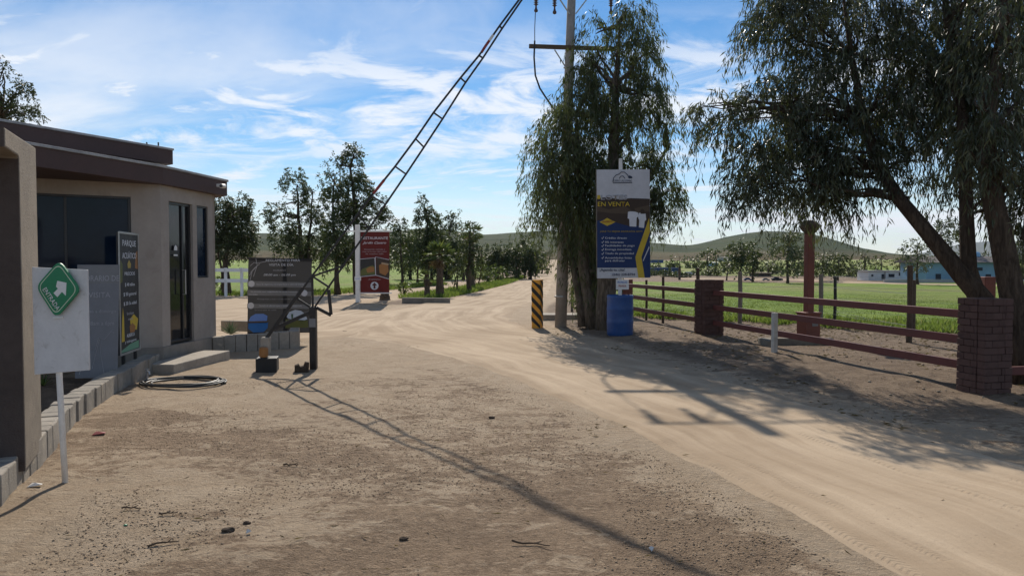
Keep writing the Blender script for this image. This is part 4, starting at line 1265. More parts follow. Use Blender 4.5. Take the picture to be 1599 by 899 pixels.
NEARF = gpoly([(905, 499), (1000, 495), (1100, 502), (1200, 507), (1330, 514), (1480, 521), (1700, 535), (1700, 470), (1400, 462), (1100, 460), (910, 462)])
g1 = blade_field('field_grass', NEARF, 80000, 0.04, 0.10, M['grass'], 5, lambda x, y: 0.25 + 0.75 * (fbm(x * .5, y * .5, 3, 7) > 0.46), 0.007)
tag(g1, 'short green grass covering the field behind the wire fence', 'grass')
EDGE = gpoly([(900, 503), (1000, 499), (1100, 506), (1200, 511), (1330, 519), (1480, 526), (1700, 540), (1700, 520), (1480, 510), (1330, 504), (1200, 498), (1100, 494), (1000, 489), (900, 492)])
g2 = blade_field('weeds', EDGE, 9000, 0.08, 0.26, M['grass'], 6, lambda x, y: (fbm(x * .9, y * .9, 3, 17) > 0.47) * 0.9, 0.014, 0.6)
tag(g2, 'taller weeds along the foot of the wire fence', 'weeds')
g3 = blade_field('median_grass', MEDIAN, 15000, 0.10, 0.34, M['grass'], 7, None, 0.012, 0.55)
tag(g3, 'rough green grass growing in the road median', 'grass')
g4 = blade_field('verge_grass', gpoly([(-100, 464), (335, 462), (430, 464), (500, 462), (590, 455), (700, 445), (690, 442), (580, 451), (430, 459), (335, 458), (-100, 459)]), 9000, 0.08, 0.3, M['grass'], 8, None, 0.014, 0.55)
tag(g4, 'weedy grass strip under the left row of trees', 'grass')

#@@BUILDING
# ================================================================== GATE HOUSE
Bc = Vector((-5.47, 11.5)); Cc = Vector((-5.33, 13.15))
ABd = Vector((1.565, 1.0)).normalized()
Ac = Bc - ABd * 4.4
gate = thing('gate_house', 'low beige gate house with maroon flat roofs and dark windows on the left', 'building', (0, 0, 0))
back = [Vector((-9.5, 14.6)), Vector((-6.3, 14.0))]


def wall_run(p0, p1, z0, z1, holes, th, name, mat, parent):
    """a straight wall with rectangular openings (s0, s1, za, zb) along it, outer face to the right of p0->p1"""
    d = (p1 - p0); L = d.length; d = d / L
    n = Vector((-d.y, d.x))          # inward
    mb = MB()
    rz = math.atan2(d.y, d.x)

    def piece(s0, s1, za, zb):
        if s1 - s0 < 1e-4 or zb - za < 1e-4: return
        c = p0 + d * ((s0 + s1) / 2) + n * th / 2
        mb.box((c.x, c.y, (za + zb) / 2), (s1 - s0, th, zb - za), rz)
    s = 0.0
    for (a, b_, za, zb) in sorted(holes):
        piece(s, a, z0, z1); piece(a, b_, z0, za); piece(a, b_, zb, z1); s = b_
    piece(s, L, z0, z1)
    return mb.build(name, mat, parent)


def on_wall(p0, p1, px):
    """distance along p0->p1 where the picture column px meets it"""
    d = (p1 - p0); L = d.length; d /= L
    k = (px - 799.5) / F
    s = (k * p0.y - p0.x) / (d.x - k * d.y)
    return s


PL = 0.30
ZT = 2.86
sA = on_wall(Ac, Bc, 30); sB = on_wall(Ac, Bc, 206)
wall_run(Ac, Bc, PL, ZT, [(sA, sB, 1.36, 2.62)], 0.15, 'wall', M['stucco'], gate)
d0, d1 = on_wall(Bc, Cc, 265), on_wall(Bc, Cc, 302)
w0, w1 = on_wall(Bc, Cc, 308.5), on_wall(Bc, Cc, 326)
ZD = 2.60
wall_run(Bc, Cc, PL, ZT, [(d0, d1, PL, ZD), (w0, w1, 1.36, 2.60)], 0.15, 'wall', M['stucco'], gate)
mb = MB()
for a, b_ in ((Cc, back[1]), (back[1], back[0]), (back[0], Ac)):
    d = (b_ - a); c = (a + b_) / 2; mb.box((c.x, c.y, (PL + ZT) / 2), (d.length - .16, 0.15, ZT - PL), math.atan2(d.y, d.x))
mb.build('back_wall', M['stucco'], gate)
# plinth
off = 0.015
MB().prism([tuple(Ac + Vector((.012, -.022))), tuple(Bc + Vector((.02, -.02))), tuple(Cc + Vector((.02, .01))), tuple(back[1]), tuple(back[0])], -0.1, PL - 0.002).build('plinth', M['plinth'], gate)
MB().prism([tuple(Ac + Vector((.1, .35))), tuple(Bc + Vector((-.25, .1))), tuple(Cc + Vector((-.25, -.1))), tuple(back[1] + Vector((0, -.25))), tuple(back[0] + Vector((.3, -.2)))], PL, PL + .01).build('floor', M['plinth'], gate)


def glaze(p0, p1, s0, s1, za, zb, inset, fw, glassmat, nm, mull=()):
    d = (p1 - p0).normalized(); n = Vector((-d.y, d.x)); rz = math.atan2(d.y, d.x)
    fr = MB()
    def pc(sa, sb, z0, z1, dp, dep, m=fr):
        c = p0 + d * ((sa + sb) / 2) + n * dp
        m.box((c.x, c.y, (z0 + z1) / 2), (sb - sa, dep, z1 - z0), rz)
    pc(s0 + .002, s0 + fw, za + .002, zb - .002, inset, .06); pc(s1 - fw, s1 - .002, za + .002, zb - .002, inset, .06)
    pc(s0 + fw, s1 - fw, za + .002, za + fw, inset, .06); pc(s0 + fw, s1 - fw, zb - fw, zb - .002, inset, .06)
    for q in mull: pc(q - fw / 2, q + fw / 2, za + fw, zb - fw, inset, .05)
    f = fr.build(nm, M['black_frame'], gate, 0.004)
    g = MB(); pc(s0 + fw, s1 - fw, za + fw, zb - fw, inset + .005, .012, g)
    g.build('pane', glassmat, f)
    return f


glaze(Ac, Bc, sA, sB, 1.36, 2.62, .05, .035, M['glass'], 'window', [on_wall(Ac, Bc, 104)])
glaze(Bc, Cc, w0, w1, 1.36, 2.60, .05, .03, M['glass'], 'window')
dr = glaze(Bc, Cc, d0, d1, PL + .02, ZD, .07, .045, M['door_glass'], 'door', [d0 + (d1 - d0) * .66])
hd = (Cc - Bc).normalized(); hn = Vector((hd.y, -hd.x))
hp = Bc + hd * (d0 + (d1 - d0) * .60) - hn * .03
MB().tube([(hp.x, hp.y, 1.1), (hp.x + hn.x * .05, hp.y + hn.y * .05, 1.1), (hp.x + hn.x * .05, hp.y + hn.y * .05, 1.5), (hp.x, hp.y, 1.5)], .012, 8).build('handle', M['galv'], dr)
# white sticker on the door glass
q = Bc + hd * (d0 + (d1 - d0) * .36) - hn * .045
mm = MB().plate([(-.05, 0), (.05, 0), (.05, .05), (0.0, .09), (-.04, .05)], -.002, .0).plate([(-.06, -.09), (.06, -.09), (.06, -.065), (-.06, -.065)], -.002, 0)
st = mm.build('sticker', M['sign_white'], dr); st.location = (q.x, q.y, 1.82); st.rotation_euler = (0, 0, math.atan2(hd.y, hd.x))

# lower roof: fascia ring and slab
E0 = Vector((-6.60, 7.4)); E1 = Vector((-6.03, 9.35)); E2 = Vector((-5.40, 11.45)); E3 = Vector((-5.17, 13.42))
low = [E0, E1, E2, E3, Vector((-6.2, 14.5)), Vector((-9.9, 15.1)), Vector((-9.9, 7.4))]
MB().prism([tuple(p) for p in low], 2.83, 3.085).build('roof', M['fascia'], gate, 0.006)
MB().prism([tuple(p) for p in [E0 + Vector((.02, 0)), E1 + Vector((.02, 0)), E2 + Vector((.02, 0)), E3 + Vector((.02, .02)), Vector((-6.2, 14.52)), Vector((-9.92, 15.12)), Vector((-9.92, 7.4))]], 3.087, 3.125).build('roof_flashing', M['rooftop'], gate, 0.004)
up = [Vector((-7.35, 8.1)), Vector((-6.67, 9.62)), Vector((-5.55, 12.12)), Vector((-7.0, 13.3)), Vector((-9.5, 13.6)), Vector((-9.5, 8.1))]
MB().prism([tuple(p) for p in [Vector((-7.5, 8.6)), Vector((-6.0, 11.9)), Vector((-7.1, 12.9)), Vector((-9.2, 13.2)), Vector((-9.2, 8.6))]], 3.127, 3.24).build('roof_curb', M['fascia'], gate)
MB().prism([tuple(p) for p in up], 3.225, 3.45).build('upper_roof', M['fascia'], gate, 0.006)
MB().prism([tuple(p + Vector((.02 if p.x > -9 else -.02, 0))) for p in up], 3.452, 3.485).build('upper_flashing', M['rooftop'], gate, 0.004)
vp = MB()
for px in (244, 262):
    a = A(px, 236, 11.9); vp.tube([(a.x - .15, a.y, 3.48), (a.x - .15, a.y, 3.55)], .012, 7)
vp.build('vent_stub', M['black_metal'], gate)
# security camera under the eave
scp = A(327, 290, 13.0)
sc = thing('security_camera', 'small white security camera fixed to the maroon roof edge', 'camera', (-5.17, 12.95, 2.97))
MB().box((.05, 0, 0), (.10, .05, .05)).build('bracket', M['camera_white'], sc, .006)
c_ = MB().tube([(.09, .10, .0), (.12, -.12, -.02)], [.038, .038], 14)
c_.build('housing', M['camera_white'], sc, smooth=False)
MB().tube([(.1205, -.122, -.02), (.122, -.132, -.021)], .026, 12).build('lens', M['black_frame'], sc)
# steps and slab in front of the door
sdir = (Cc - Bc).normalized(); srz = math.atan2(sdir.y, sdir.x)
stp = thing('door_step', 'low concrete step slab in front of the glass door', 'step', (-5.07, 11.55, 0), srz)
MB().box((0.0, 0.0, .055), (1.75, .46, .17)).build('slab', M['concrete'], stp, .012)

# ------------------------------------------------------------------ portal pillar at the left edge
pd = Vector((-.41, .91)).normalized(); pn = Vector((-.91, -.41)).normalized()
P0 = Vector((-3.53, 5.30))
por = thing('gate_pillar', 'tall rough grey-brown rendered gate pillar at the left edge of the photo', 'pillar', (P0.x, P0.y, 0), 0)
prof = [(0, .10), (.70, .10), (.70, 2.53), (-.46, 2.50), (-.46, 2.37), (-.02, 2.37), (0, 2.35)]
def _pp(s, q, z): return (pd.x * s + pn.x * q, pd.y * s + pn.y * q, z)
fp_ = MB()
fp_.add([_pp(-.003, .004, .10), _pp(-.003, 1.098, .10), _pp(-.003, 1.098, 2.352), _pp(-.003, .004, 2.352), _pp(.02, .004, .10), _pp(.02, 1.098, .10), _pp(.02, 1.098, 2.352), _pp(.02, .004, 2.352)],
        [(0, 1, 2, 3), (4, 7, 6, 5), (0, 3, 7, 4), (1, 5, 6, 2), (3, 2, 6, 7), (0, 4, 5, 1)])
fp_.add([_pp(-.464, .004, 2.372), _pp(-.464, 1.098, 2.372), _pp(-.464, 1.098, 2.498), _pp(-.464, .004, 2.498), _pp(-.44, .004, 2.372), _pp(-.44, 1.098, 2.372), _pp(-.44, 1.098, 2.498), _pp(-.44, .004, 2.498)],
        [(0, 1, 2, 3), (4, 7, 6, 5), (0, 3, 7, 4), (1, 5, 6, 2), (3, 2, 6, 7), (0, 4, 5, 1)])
fp_.build('dark_front_face', M['pillar_front'], por)  # thin layer giving the front faces a darker tone than the shaft
mb = MB()
n_ = len(prof)
vs = [(pd.x * s, pd.y * s, z) for s, z in prof] + [(pd.x * s + pn.x * 1.1, pd.y * s + pn.y * 1.1, z) for s, z in prof]
fs = [tuple(range(n_)), tuple(range(n_, 2 * n_))[::-1]] + [(i, n_ + i, n_ + (i + 1) % n_, (i + 1) % n_) for i in range(n_)]
mb.add(vs, fs)
bmx = bmesh.new(); po = mb.build('shaft', M['stucco_grey'], por, 0.012)
bmx.from_mesh(po.data); bmesh.ops.recalc_face_normals(bmx, faces=bmx.faces[:]); bmx.to_mesh(po.data); bmx.free()

# ------------------------------------------------------------------ block kerbs
def kerb(name, label, pts, h0, h1, width, bl, seed):
    rng = random.Random(seed)
    t = thing(name, label, 'kerb', (0, 0, 0))
    P = resample(pts, 1e6)
    a = arclen(P); n = int(a[-1] / bl)
    mb = MB()
    for i in range(n):
        s = (i + .5) * bl
        x = np.interp(s, a, P[:, 0]); y = np.interp(s, a, P[:, 1])
        x2 = np.interp(min(s + .05, a[-1]), a, P[:, 0]); y2 = np.interp(min(s + .05, a[-1]), a, P[:, 1])
        x1 = np.interp(max(s - .05, 0), a, P[:, 0]); y1 = np.interp(max(s - .05, 0), a, P[:, 1])
        rz = math.atan2(y2 - y1, x2 - x1)
        nx, ny = -math.sin(rz), math.cos(rz)
        hh = h0 + (h1 - h0) * i / max(1, n - 1) + rng.uniform(-.007, .007)
        j = rng.uniform(-.010, .010)
        mb.box((x + nx * (width / 2 + j), y + ny * (width / 2 + j), hh / 2 - .06), (bl - rng.uniform(.003, .009), width, hh + .12), rz + rng.uniform(-.03, .03))
    mb.build('blocks', M['block'], t, .012)
    return t


K1 = gpoly([(-120, 905), (0, 790), (62, 725), (100, 681), (130, 650), (175, 618), (225, 590), (250, 577)])
kerb('block_kerb', 'curved kerb of upright grey blocks edging the planting bed by the gate house', K1, .20, .24, .20, .20, 4)
K2 = [(-5.30, 13.0), (-4.75, 13.45), (-4.05, 14.0), (-4.25, 14.7)]
kerb('block_kerb', 'short kerb of dark blocks under the grey visit-rules banner', K2, .30, .34, .18, .20, 5)
sheet('planting_bed', [(K1[0][0] - .1, K1[0][1])] + [(p[0] - .19, p[1] - .07) for p in K1[1:-1]] + [(-5.40, 11.2), (-9.0, 9.0), (-9.0, 4)], M['soil'], 0.10, 0.4, 0.0)
sheet('far_planting_bed', [(-5.30, 13.15), (-4.85, 13.6), (-4.25, 14.15), (-4.4, 14.65), (-4.9, 15.3), (-6.3, 15.6), (-6.3, 14.2)], M['soil'], 0.20, 0.4, 0.0)
kb = gpoly([(340, 505), (480, 502)])
MB().bar((-6.2, 15.75, .28), (-4.4, 15.35, .28), .14, .22).build('edging', M['block'], tag(thing('bed_edging', 'dark low edging at the back of the agave bed', 'kerb', (0, 0, 0))), .01)


def spiky(name, label, cat, p, n, ln, w, seed, mat='agave'):
    rng = np.random.default_rng(seed)
    t = thing(name, label, cat, p)
    B = []; D = []
    mb = MB()
    for i in range(n):
        a = i * 2.399; el = 0.25 + 1.15 * (i / n)
        d = Vector((math.cos(a) * math.cos(el), math.sin(a) * math.cos(el), math.sin(el)))
        s = d.cross(Vector((0, 0, 1))).normalized(); u = s.cross(d)
        L = ln * rng.uniform(.75, 1.1)
        b0 = d * .01
        m1 = d * L * .4; tip = d * L + Vector((0, 0, -.03 * L))
        mb.add([b0 + s * w * .5, b0 - s * w * .5, m1 - s * w * .62 + u * w * .2, m1 + s * w * .62 + u * w * .2, m1 - u * w * .18, tip, b0 - u * w * .15],
               [(0, 3, 4, 6), (6, 4, 2, 1), (3, 5, 4), (4, 5, 2)], rng.random())
    mb.build('leaves', M[mat], t, tone=True)
    return t


pa = A(360, 527, 14.5)
spiky('agave', 'small grey-green agave in the bed beside the visit-rules banner', 'plant', (pa.x, 14.5, Hz(pa.x, 14.5) + .21), 26, .30, .035, 3)
for i, (px, py, lab) in enumerate([(140, 584, 'low green weed in the bed behind the entrance sign'), (68, 600, 'sprig of weeds in the bed between the gate pillar and the entrance sign post')]):
    g_ = G(px, py, .12)
    spiky('weed_plant', lab, 'plant', (g_.x, g_.y, .10), 14, .20, .016, 30 + i, 'leaf_palm')

#@@SIGNS
# ================================================================== ENTRANCE SIGN
es_p = GH(103, 752)
es = thing('entrance_sign', 'green diamond ENTRADA sign on a scuffed white board and leaning white post', 'sign', es_p)
De = es_p.y
kE = De / F


def ex(px, py):
    a = A(px, py, De) - es_p
    return (a.x, a.z)


MB().tube([(0, 0, -.15), (ex(90, 570)[0], 0.012, ex(90, 570)[1]), (ex(86, 430)[0], .022, ex(86, 430)[1])], .021, 14).build('post', M['white_paint'], es, smooth=True)
MB().plate([ex(53, 417), ex(139, 421), ex(142, 577), ex(57, 584)], -.024, -.006).build('board', M['white_board'], es, .003)
dia = [ex(100, 406), ex(133, 452), ex(95, 496), ex(64, 447)]


def rounded(pts, r, n=5):
    out = []
    m = len(pts)
    for i in range(m):
        p = Vector(pts[i]); a = Vector(pts[i - 1]); b_ = Vector(pts[(i + 1) % m])
        u = (a - p).normalized(); v = (b_ - p).normalized()
        for k in range(n + 1):
            t = k / n
            q = (1 - t) ** 2 * (p + u * r) + 2 * t * (1 - t) * p + t * t * (p + v * r)
            out.append((q.x, q.y))
    return out


def inset(pts, f):
    cx = sum(p[0] for p in pts) / len(pts); cz = sum(p[1] for p in pts) / len(pts)
    return [(cx + (p[0] - cx) * f, cz + (p[1] - cz) * f) for p in pts]


dp = MB().plate(rounded(dia, .055), -.062, -.040).build('diamond_panel', M['sign_green'], es, .003)
MB().bar((ex(98, 440)[0], -.0245, ex(98, 440)[1]), (ex(98, 440)[0], -.0395, ex(98, 440)[1]), .05).build('spacer', M['galv'], dp)
o_ = rounded(inset(dia, .89), .05); i_ = rounded(inset(dia, .855), .048)
rim = MB(); n_ = len(o_)
rim.add([(p[0], -.0635, p[1]) for p in o_] + [(p[0], -.0635, p[1]) for p in i_] + [(p[0], -.0622, p[1]) for p in o_] + [(p[0], -.0622, p[1]) for p in i_],
        [(i, (i + 1) % n_, n_ + (i + 1) % n_, n_ + i) for i in range(n_)] + [(2 * n_ + i, i, n_ + i, 3 * n_ + i) for i in range(0)] + [(i, 2 * n_ + i, 2 * n_ + (i + 1) % n_, (i + 1) % n_) for i in range(n_)])
rim.build('border_line', M['sign_cream'], dp)
arrow = [ex(*p) for p in [(98, 438), (112, 441), (111, 461), (105, 455), (98, 463), (92, 457), (99, 450), (96, 447)]]
MB().plate(arrow, -.0645, -.0624).build('arrow', M['sign_white'], dp)
e0, e1 = ex(77.5, 449.5), ex(99.5, 482)
ang = math.atan2(e1[1] - e0[1], e1[0] - e0[0])
text('lettering', 'ENTRADA', M['sign_white'], dp, (e0[0] + e1[0]) / 2, (e0[1] + e1[1]) / 2, .034, math.hypot(e1[0] - e0[0], e1[1] - e0[1]) * 1.0, -.0634, rot=ang, bold=.01)
# metal scraps and stains on the board
MB().plate([ex(87, 494), ex(103, 493.5), ex(103, 496), ex(87, 497)], -.034, -.0245).build('bracket_tab', M['sign_white'], es)

# ---- dark leaning panel and narrow menu board by the wall
lp = A(160, 590, 9.6)
pan = thing('leaning_panel', 'worn dark plastic poster panel leaning in the bed behind the entrance sign', 'panel', (lp.x - .05, 9.55, .12), R(14))
tilt = Matrix.Rotation(R(-6), 3, 'X')
pm = MB().box((0, 0, .74), (.50, .012, 1.48)); pb = pm.build('sheet', M['p_char2'], pan); pb.rotation_euler = (R(-7), 0, 0)
MB().box((.0, -.0075, 1.35), (.49, .002, .24)).build('faded_strip', M['p_grey'], pb)
for (tx, zz, hh, ww) in (('HORARIO DE', 1.30, .075, .46), ('VISITA', 1.08, .07, .26), ('Lunes a domingo', .86, .045, .40), ('de 8am a 6pm', .70, .055, .36)):
    text('lettering', tx, M['p_dim'], pb, .02, zz, hh, ww, -.0095)
lm_ = MB(); pts = [(-.20, .05), (-.10, .42), (-.02, .36), (.02, .52), (.09, .50), (.17, .60), (.20, .58)]
lm_.tube([(a, -.009, z) for a, z in pts], .004, 5); lm_.tube([(-.05, -.009, .12), (.03, -.009, .50), (.05, -.009, .30), (.09, -.009, .05)], .003, 5)
lm_.build('line_drawing', M['p_dim'], pb)

mp0 = A(186, 556, 10.25); mp1 = A(217, 548, 11.1)
mc = (mp0 + mp1) / 2
mrz = math.atan2(mp1.y - mp0.y, mp1.x - mp0.x)
men = thing('menu_board', 'narrow tall menu board with metal frame standing against the gate house wall', 'sign', (mc.x, mc.y, .10), mrz)
mw = (mp1.xy - mp0.xy).length
MB().box((0, 0, 1.08), (mw, .03, 1.72)).build('board', M['p_char'], men, .003)
fr = MB()
for sx in (-1, 1): fr.box((sx * (mw / 2 - .012), -.018, 1.08), (.03, .012, 1.74))
fr.box((0, -.018, 1.94), (mw - .054, .012, .03)); fr.box((0, -.018, .225), (mw - .054, .012, .03))
fr.build('frame', M['galv'], men, .002)
for sx in (-1, 1): MB().box((sx * mw * .3, 0, .08), (.04, .04, .27)).build('leg', M['black_metal'], men)
for (tx, zz, hh, ww, mt) in (('PARQUE', 1.79, .085, .58, 'p_text'), ('ACUÁTICO', 1.63, .085, .6, 'p_text'), ('PRECIOS', 1.36, .05, .44, 'p_text'), ('$ 40 niños', 1.20, .05, .42, 'p_text'), ('$ 50 general', 1.06, .05, .55, 'p_text'), ('$ 30 3a edad', .93, .05, .55, 'p_text'), ('Incluye', .78, .045, .3, 'p_dim'), ('mesa', .70, .04, .2, 'p_dim'), ('ALBERCA', .47, .05, .34, 'p_text'), ('y toboganes', .38, .04, .5, 'p_text')):
    text('lettering', tx, M[mt], men, .02, zz, hh, ww, -.0168)
MB().plate([(-.05, 1.44), (.06, 1.44), (.08, 1.50), (.0, 1.56), (-.07, 1.5)], -.0164, -.0153).build('print_emblem', M['p_gold'], men)
MB().plate([(-mw * .45, 1.22), (-mw * .34, 1.25), (-mw * .32, 1.5), (-mw * .42, 1.56)], -.0163, -.0153).build('print_fruit', M['p_olive'], men)
MB().plate([(mw * .30, 1.44), (mw * .44, 1.42), (mw * .44, 1.70), (mw * .34, 1.66)], -.0163, -.0153).build('print_snack', M['p_orange'], men)
MB().plate([(mw * .05, .56), (mw * .34, .52), (mw * .42, .68), (mw * .2, .76), (0, .70)], -.0161, -.0153).build('print_glow', M['p_yellow'], men)
MB().plate([(-mw * .42, .40), (-mw * .28, .40), (-mw * .30, .75), (-mw * .34, .88), (-mw * .38, .72)], -.0164, -.0153).build('print_bottle', M['p_yellow'], men)
MB().plate([(.0, .50), (.2, .5), (.24, .58), (.1, .64), (-.02, .6)], -.0162, -.0153).build('print_snack', M['p_orange'], men)
MB().plate([(-mw * .44, .25), (mw * .44, .25), (mw * .44, .36), (0, .34), (-mw * .44, .28)], -.0163, -.0153).build('print_band', M['p_mint'], men)

# hose and standpipe
hz_ = GH(287, 600)
hose = MB(); pts = []
rr_ = random.Random(3)
for i in range(190):
    a = i / 189 * 4.3 * 2 * math.pi
    r = .44 + .05 * math.sin(a * .37 + 1) + .015 * math.sin(a * 1.3)
    pts.append((math.cos(a) * r * 1.10 + .035 * math.sin(a * .23), math.sin(a) * r * .84, .018 + .010 * (i / 189) * 3 + .012 * abs(math.sin(a * 1.7 + i * .013))))
hose.tube(pts, .013, 7)
ho = thing('hose', 'loosely coiled black garden hose on the sand by the kerb', 'hose', (hz_.x, hz_.y, Hz(hz_.x, hz_.y)))
hose.build('coil', M['hose'], ho, smooth=True)
fp = GH(230, 598)
fa = thing('standpipe', 'short metal water tap standing at the kerb beside the hose', 'tap', fp)
MB().tube([(0, 0, -.05), (0, 0, .17)], .018, 10).build('pipe', M['galv'], fa)
MB().tube([(0, 0, .15), (.04, -.03, .155), (.05, -.04, .12)], .014, 9).tube([(-.03, 0, .19), (.03, 0, .19)], .008, 7).tube([(0, 0, .17), (0, 0, .19)], .009, 7).build('valve', M['galv'], fa)

# ================================================================== BARRIER
bp = Vector((-3.03, 11.2))
bd = Vector((1.0, 0.20)).normalized()
bs = thing('road_barrier', 'raised black steel ladder-frame road barrier with red and white bands', 'barrier', (0, 0, 0))


def bpl(px, py, off=0.0):
    r_ = ray(px, py)
    nrm = Vector((-bd.y, bd.x))
    base = bp + nrm * off
    t = (base.x * nrm.x + base.y * nrm.y) / (r_.x * nrm.x + r_.y * nrm.y)
    return Vector((r_.x * t, r_.y * t, CAMH + r_.z * t))


nv = Vector((-bd.y, bd.x, 0))
up_c = [(414, 531), (488, 430), (562, 330), (580, 306), (617, 260), (649, 217), (677, 176), (719, 122), (748, 87), (780, 41), (812, -2), (858, -66)]
lo_c = [(491, 480), (594.5, 330), (602, 319), (634, 272), (662, 230), (691, 186), (727, 129), (754, 91), (784, 45), (815, 0), (860, -66)]
am = MB()
for a, b_ in zip(up_c[:-1], up_c[1:]): am.bar(bpl(*a), bpl(*b_), .031, .031, nv, .004)
for a, b_ in zip(lo_c[:-1], lo_c[1:]): am.bar(bpl(*a), bpl(*b_), .030, .030, nv, .004)
for a, b_ in (((580, 306), (602, 319)), ((617, 260), (634, 272)), ((649, 217), (662, 230)), ((677, 176), (691, 186)), ((719, 122), (727, 129)), ((748, 87), (754, 91)), ((780, 41), (784, 45)), ((559, 334), (576, 357))):
    am.bar(bpl(*a), bpl(*b_), .024, .024, nv)
am.build('arm', M['black_metal'], bs, .003)
tr = MB()
for a, b_, w in (((430, 512), (488, 486), .055), ((462, 465), (487, 481), .035), ((489, 431), (538, 414), .03), ((489, 432), (515, 449), .03), ((513, 452), (517, 491), .05), ((494, 480), (517, 492), .05), ((487.5, 431), (488.5, 482), .034), ((416, 528), (474, 449), .052)):
    tr.bar(bpl(*a), bpl(*b_), w, w * .8, nv)
tr.build('truss', M['black_metal'], bs, .003)
for a, b_, mt in (((590, 293.6), (600, 281), 'red_tape'), ((583, 302.3), (590, 293.6), 'red_tape'), ((752, 82), (758, 72.5), 'red_tape'), ((758, 72.5), (764, 64), 'red_tape'), ((764, 64), (770, 55.3), 'white_tape')):
    MB().bar(bpl(*a, -.0), bpl(*b_, -.0), .041, .041, nv).build('reflective_band', M[mt], bs)
pbase = GH(489, 577)
pt = bpl(489, 481)
MB().bar((pt.x, pt.y, -.1), (pt.x, pt.y, pt.z + .02), .10, .10, (0, 1, 0)).build('pivot_post', M['black_metal'], bs, .006)
MB().box((pt.x, pt.y - .052, pt.z - .22), (.098, .002, .13)).build('sticker', M['p_grey'], bs)
cb = bpl(414, 531)
MB().box((cb.x + .01, cb.y + .0, .37), (.12, .12, .26)).build('stub_post', M['concrete'], bs, .012)
cbx = A(417, 575, cb.y - .05)
MB().box((cbx.x, cb.y - .03, .055), (.30, .30, .29), .2).build('base_block', M['black_paint'], bs, .01)
MB().lathe([(.055, 0), (.066, .02), (.066, .13), (.05, .15)], 14, (cb.x + .01, cb.y - .10, .21)).build('counterweight', M['p_orange'], bs)
# broken block beside the post
rk = GH(471, 580)
rb = thing('broken_block', 'broken grey cinder block lying at the foot of the barrier post', 'block', rk, .3)
MB().plate([(-.10, 0), (.10, 0), (.11, .13), (.05, .15), (.03, .09), (-.02, .08), (-.04, .12), (-.10, .10)], -.07, .07).build('chunk', M['clod'], rb, .008)

# ================================================================== VISIT-RULES BANNER
rp0 = A(436, 520, 14.75)
rg = thing('rules_banner', 'dark grey cloth banner of visit rules on a post above the block kerb', 'banner', (rp0.x, 14.75, Hz(rp0.x, 14.75)))
kR = 14.75 / F


def rx(px, py):
    a = A(px, py, 14.75)
    return (a.x - rp0.x, a.z - rg.location.z)


# cloth: a slightly rippled sheet
def cloth(parent, name, mat, c00, c10, c11, c01, nx, nz, amp, seed):
    V = []; rng = random.Random(seed)
    for j in range(nz + 1):
        for i in range(nx + 1):
            u, v = i / nx, j / nz
            x = (1 - u) * (1 - v) * c00[0] + u * (1 - v) * c10[0] + u * v * c11[0] + (1 - u) * v * c01[0]
            z = (1 - u) * (1 - v) * c00[1] + u * (1 - v) * c10[1] + u * v * c11[1] + (1 - u) * v * c01[1]
            V.append((x, amp * math.sin(u * 9 + seed) * math.sin(v * 3.1 + seed) + amp * .6 * math.sin(u * 21 + v * 5), z))
    Fq = [(j * (nx + 1) + i, j * (nx + 1) + i + 1, (j + 1) * (nx + 1) + i + 1, (j + 1) * (nx + 1) + i) for j in range(nz) for i in range(nx)]
    return np_obj(name, V, Fq, mat, parent, smooth=True)


cl = cloth(rg, 'cloth', M['cloth_char'], rx(386, 521), rx(485, 519), rx(487, 405), rx(388, 401.5), 24, 24, .004, 2)
MB().bar((rx(440, 0)[0], .06, -.1), (rx(440, 0)[0], .06, rx(0, 404)[1]), .075, .075, (0, 1, 0)).build('post', M['black_metal'], rg)
MB().bar((rx(387, 403)[0], .03, rx(387, 403)[1]), (rx(487, 405)[0], .03, rx(487, 405)[1]), .03).bar((rx(386, 519)[0], .03, rx(386, 519)[1]), (rx(485, 518)[0], .03, rx(485, 518)[1]), .03).build('frame', M['black_metal'], rg)
yb = -.012
for (pts, mt, nm) in (([(386.8, 438.5), (486.5, 441), (486.4, 449), (386.6, 447.5)], 'p_grey', 'print_bar'), ([(386.6, 452.5), (486.3, 455), (486.2, 462), (386.4, 461)], 'p_grey', 'print_bar'),
                      ([(386.4, 474), (486, 475), (485.9, 482), (386.3, 481)], 'p_grey', 'print_bar'),
                      ([(389, 500), (392, 494), (399, 490), (411, 489.5), (418, 493), (417, 501), (389, 502)], 'p_sky', 'print_photo'), ([(388, 504), (419, 503), (418, 512), (412, 518), (396, 519), (388, 513)], 'p_water', 'print_photo'),
                      ([(388, 501.5), (418, 500.8), (418, 503.8), (388, 504.4)], 'p_brown2', 'print_photo'),
                      ([(448, 494), (452, 487), (461, 483.5), (470, 485), (477, 490), (480, 498), (474, 501), (450, 497)], 'p_pale', 'print_photo'),
                      ([(446, 498), (481, 500), (482, 511), (446, 512)], 'p_olive', 'print_photo')):
    MB().plate([rx(*p) for p in pts], yb, yb + .002).build(nm, M[mt], rg)
MB().plate([rx(*p) for p in [(455, 490), (458, 490), (457.5, 498), (455.5, 498)]], yb - .002, yb - .0005).build('print_palm', M['p_green'], rg)
for (cx, cy) in ((393, 443), (475.5, 457.5), (392, 477)):
    MB().plate([rx(cx + 5 * math.cos(a * .3927), cy + 5 * math.sin(a * .3927)) for a in range(16)], yb - .003, yb - .0005).build('print_disc', M['p_white'], rg)
orn = MB()
for pts in ([(391, 437), (394, 424), (402, 415), (400, 404)], [(392, 425), (398, 418), (406, 412)], [(391, 415), (397, 410), (403, 411), (416, 408)], [(396, 432), (400, 420), (402, 414)], [(390, 430), (396, 420)]):
    orn.tube([(*(rx(*p)[:1]), yb, rx(*p)[1]) for p in pts], .007, 5)
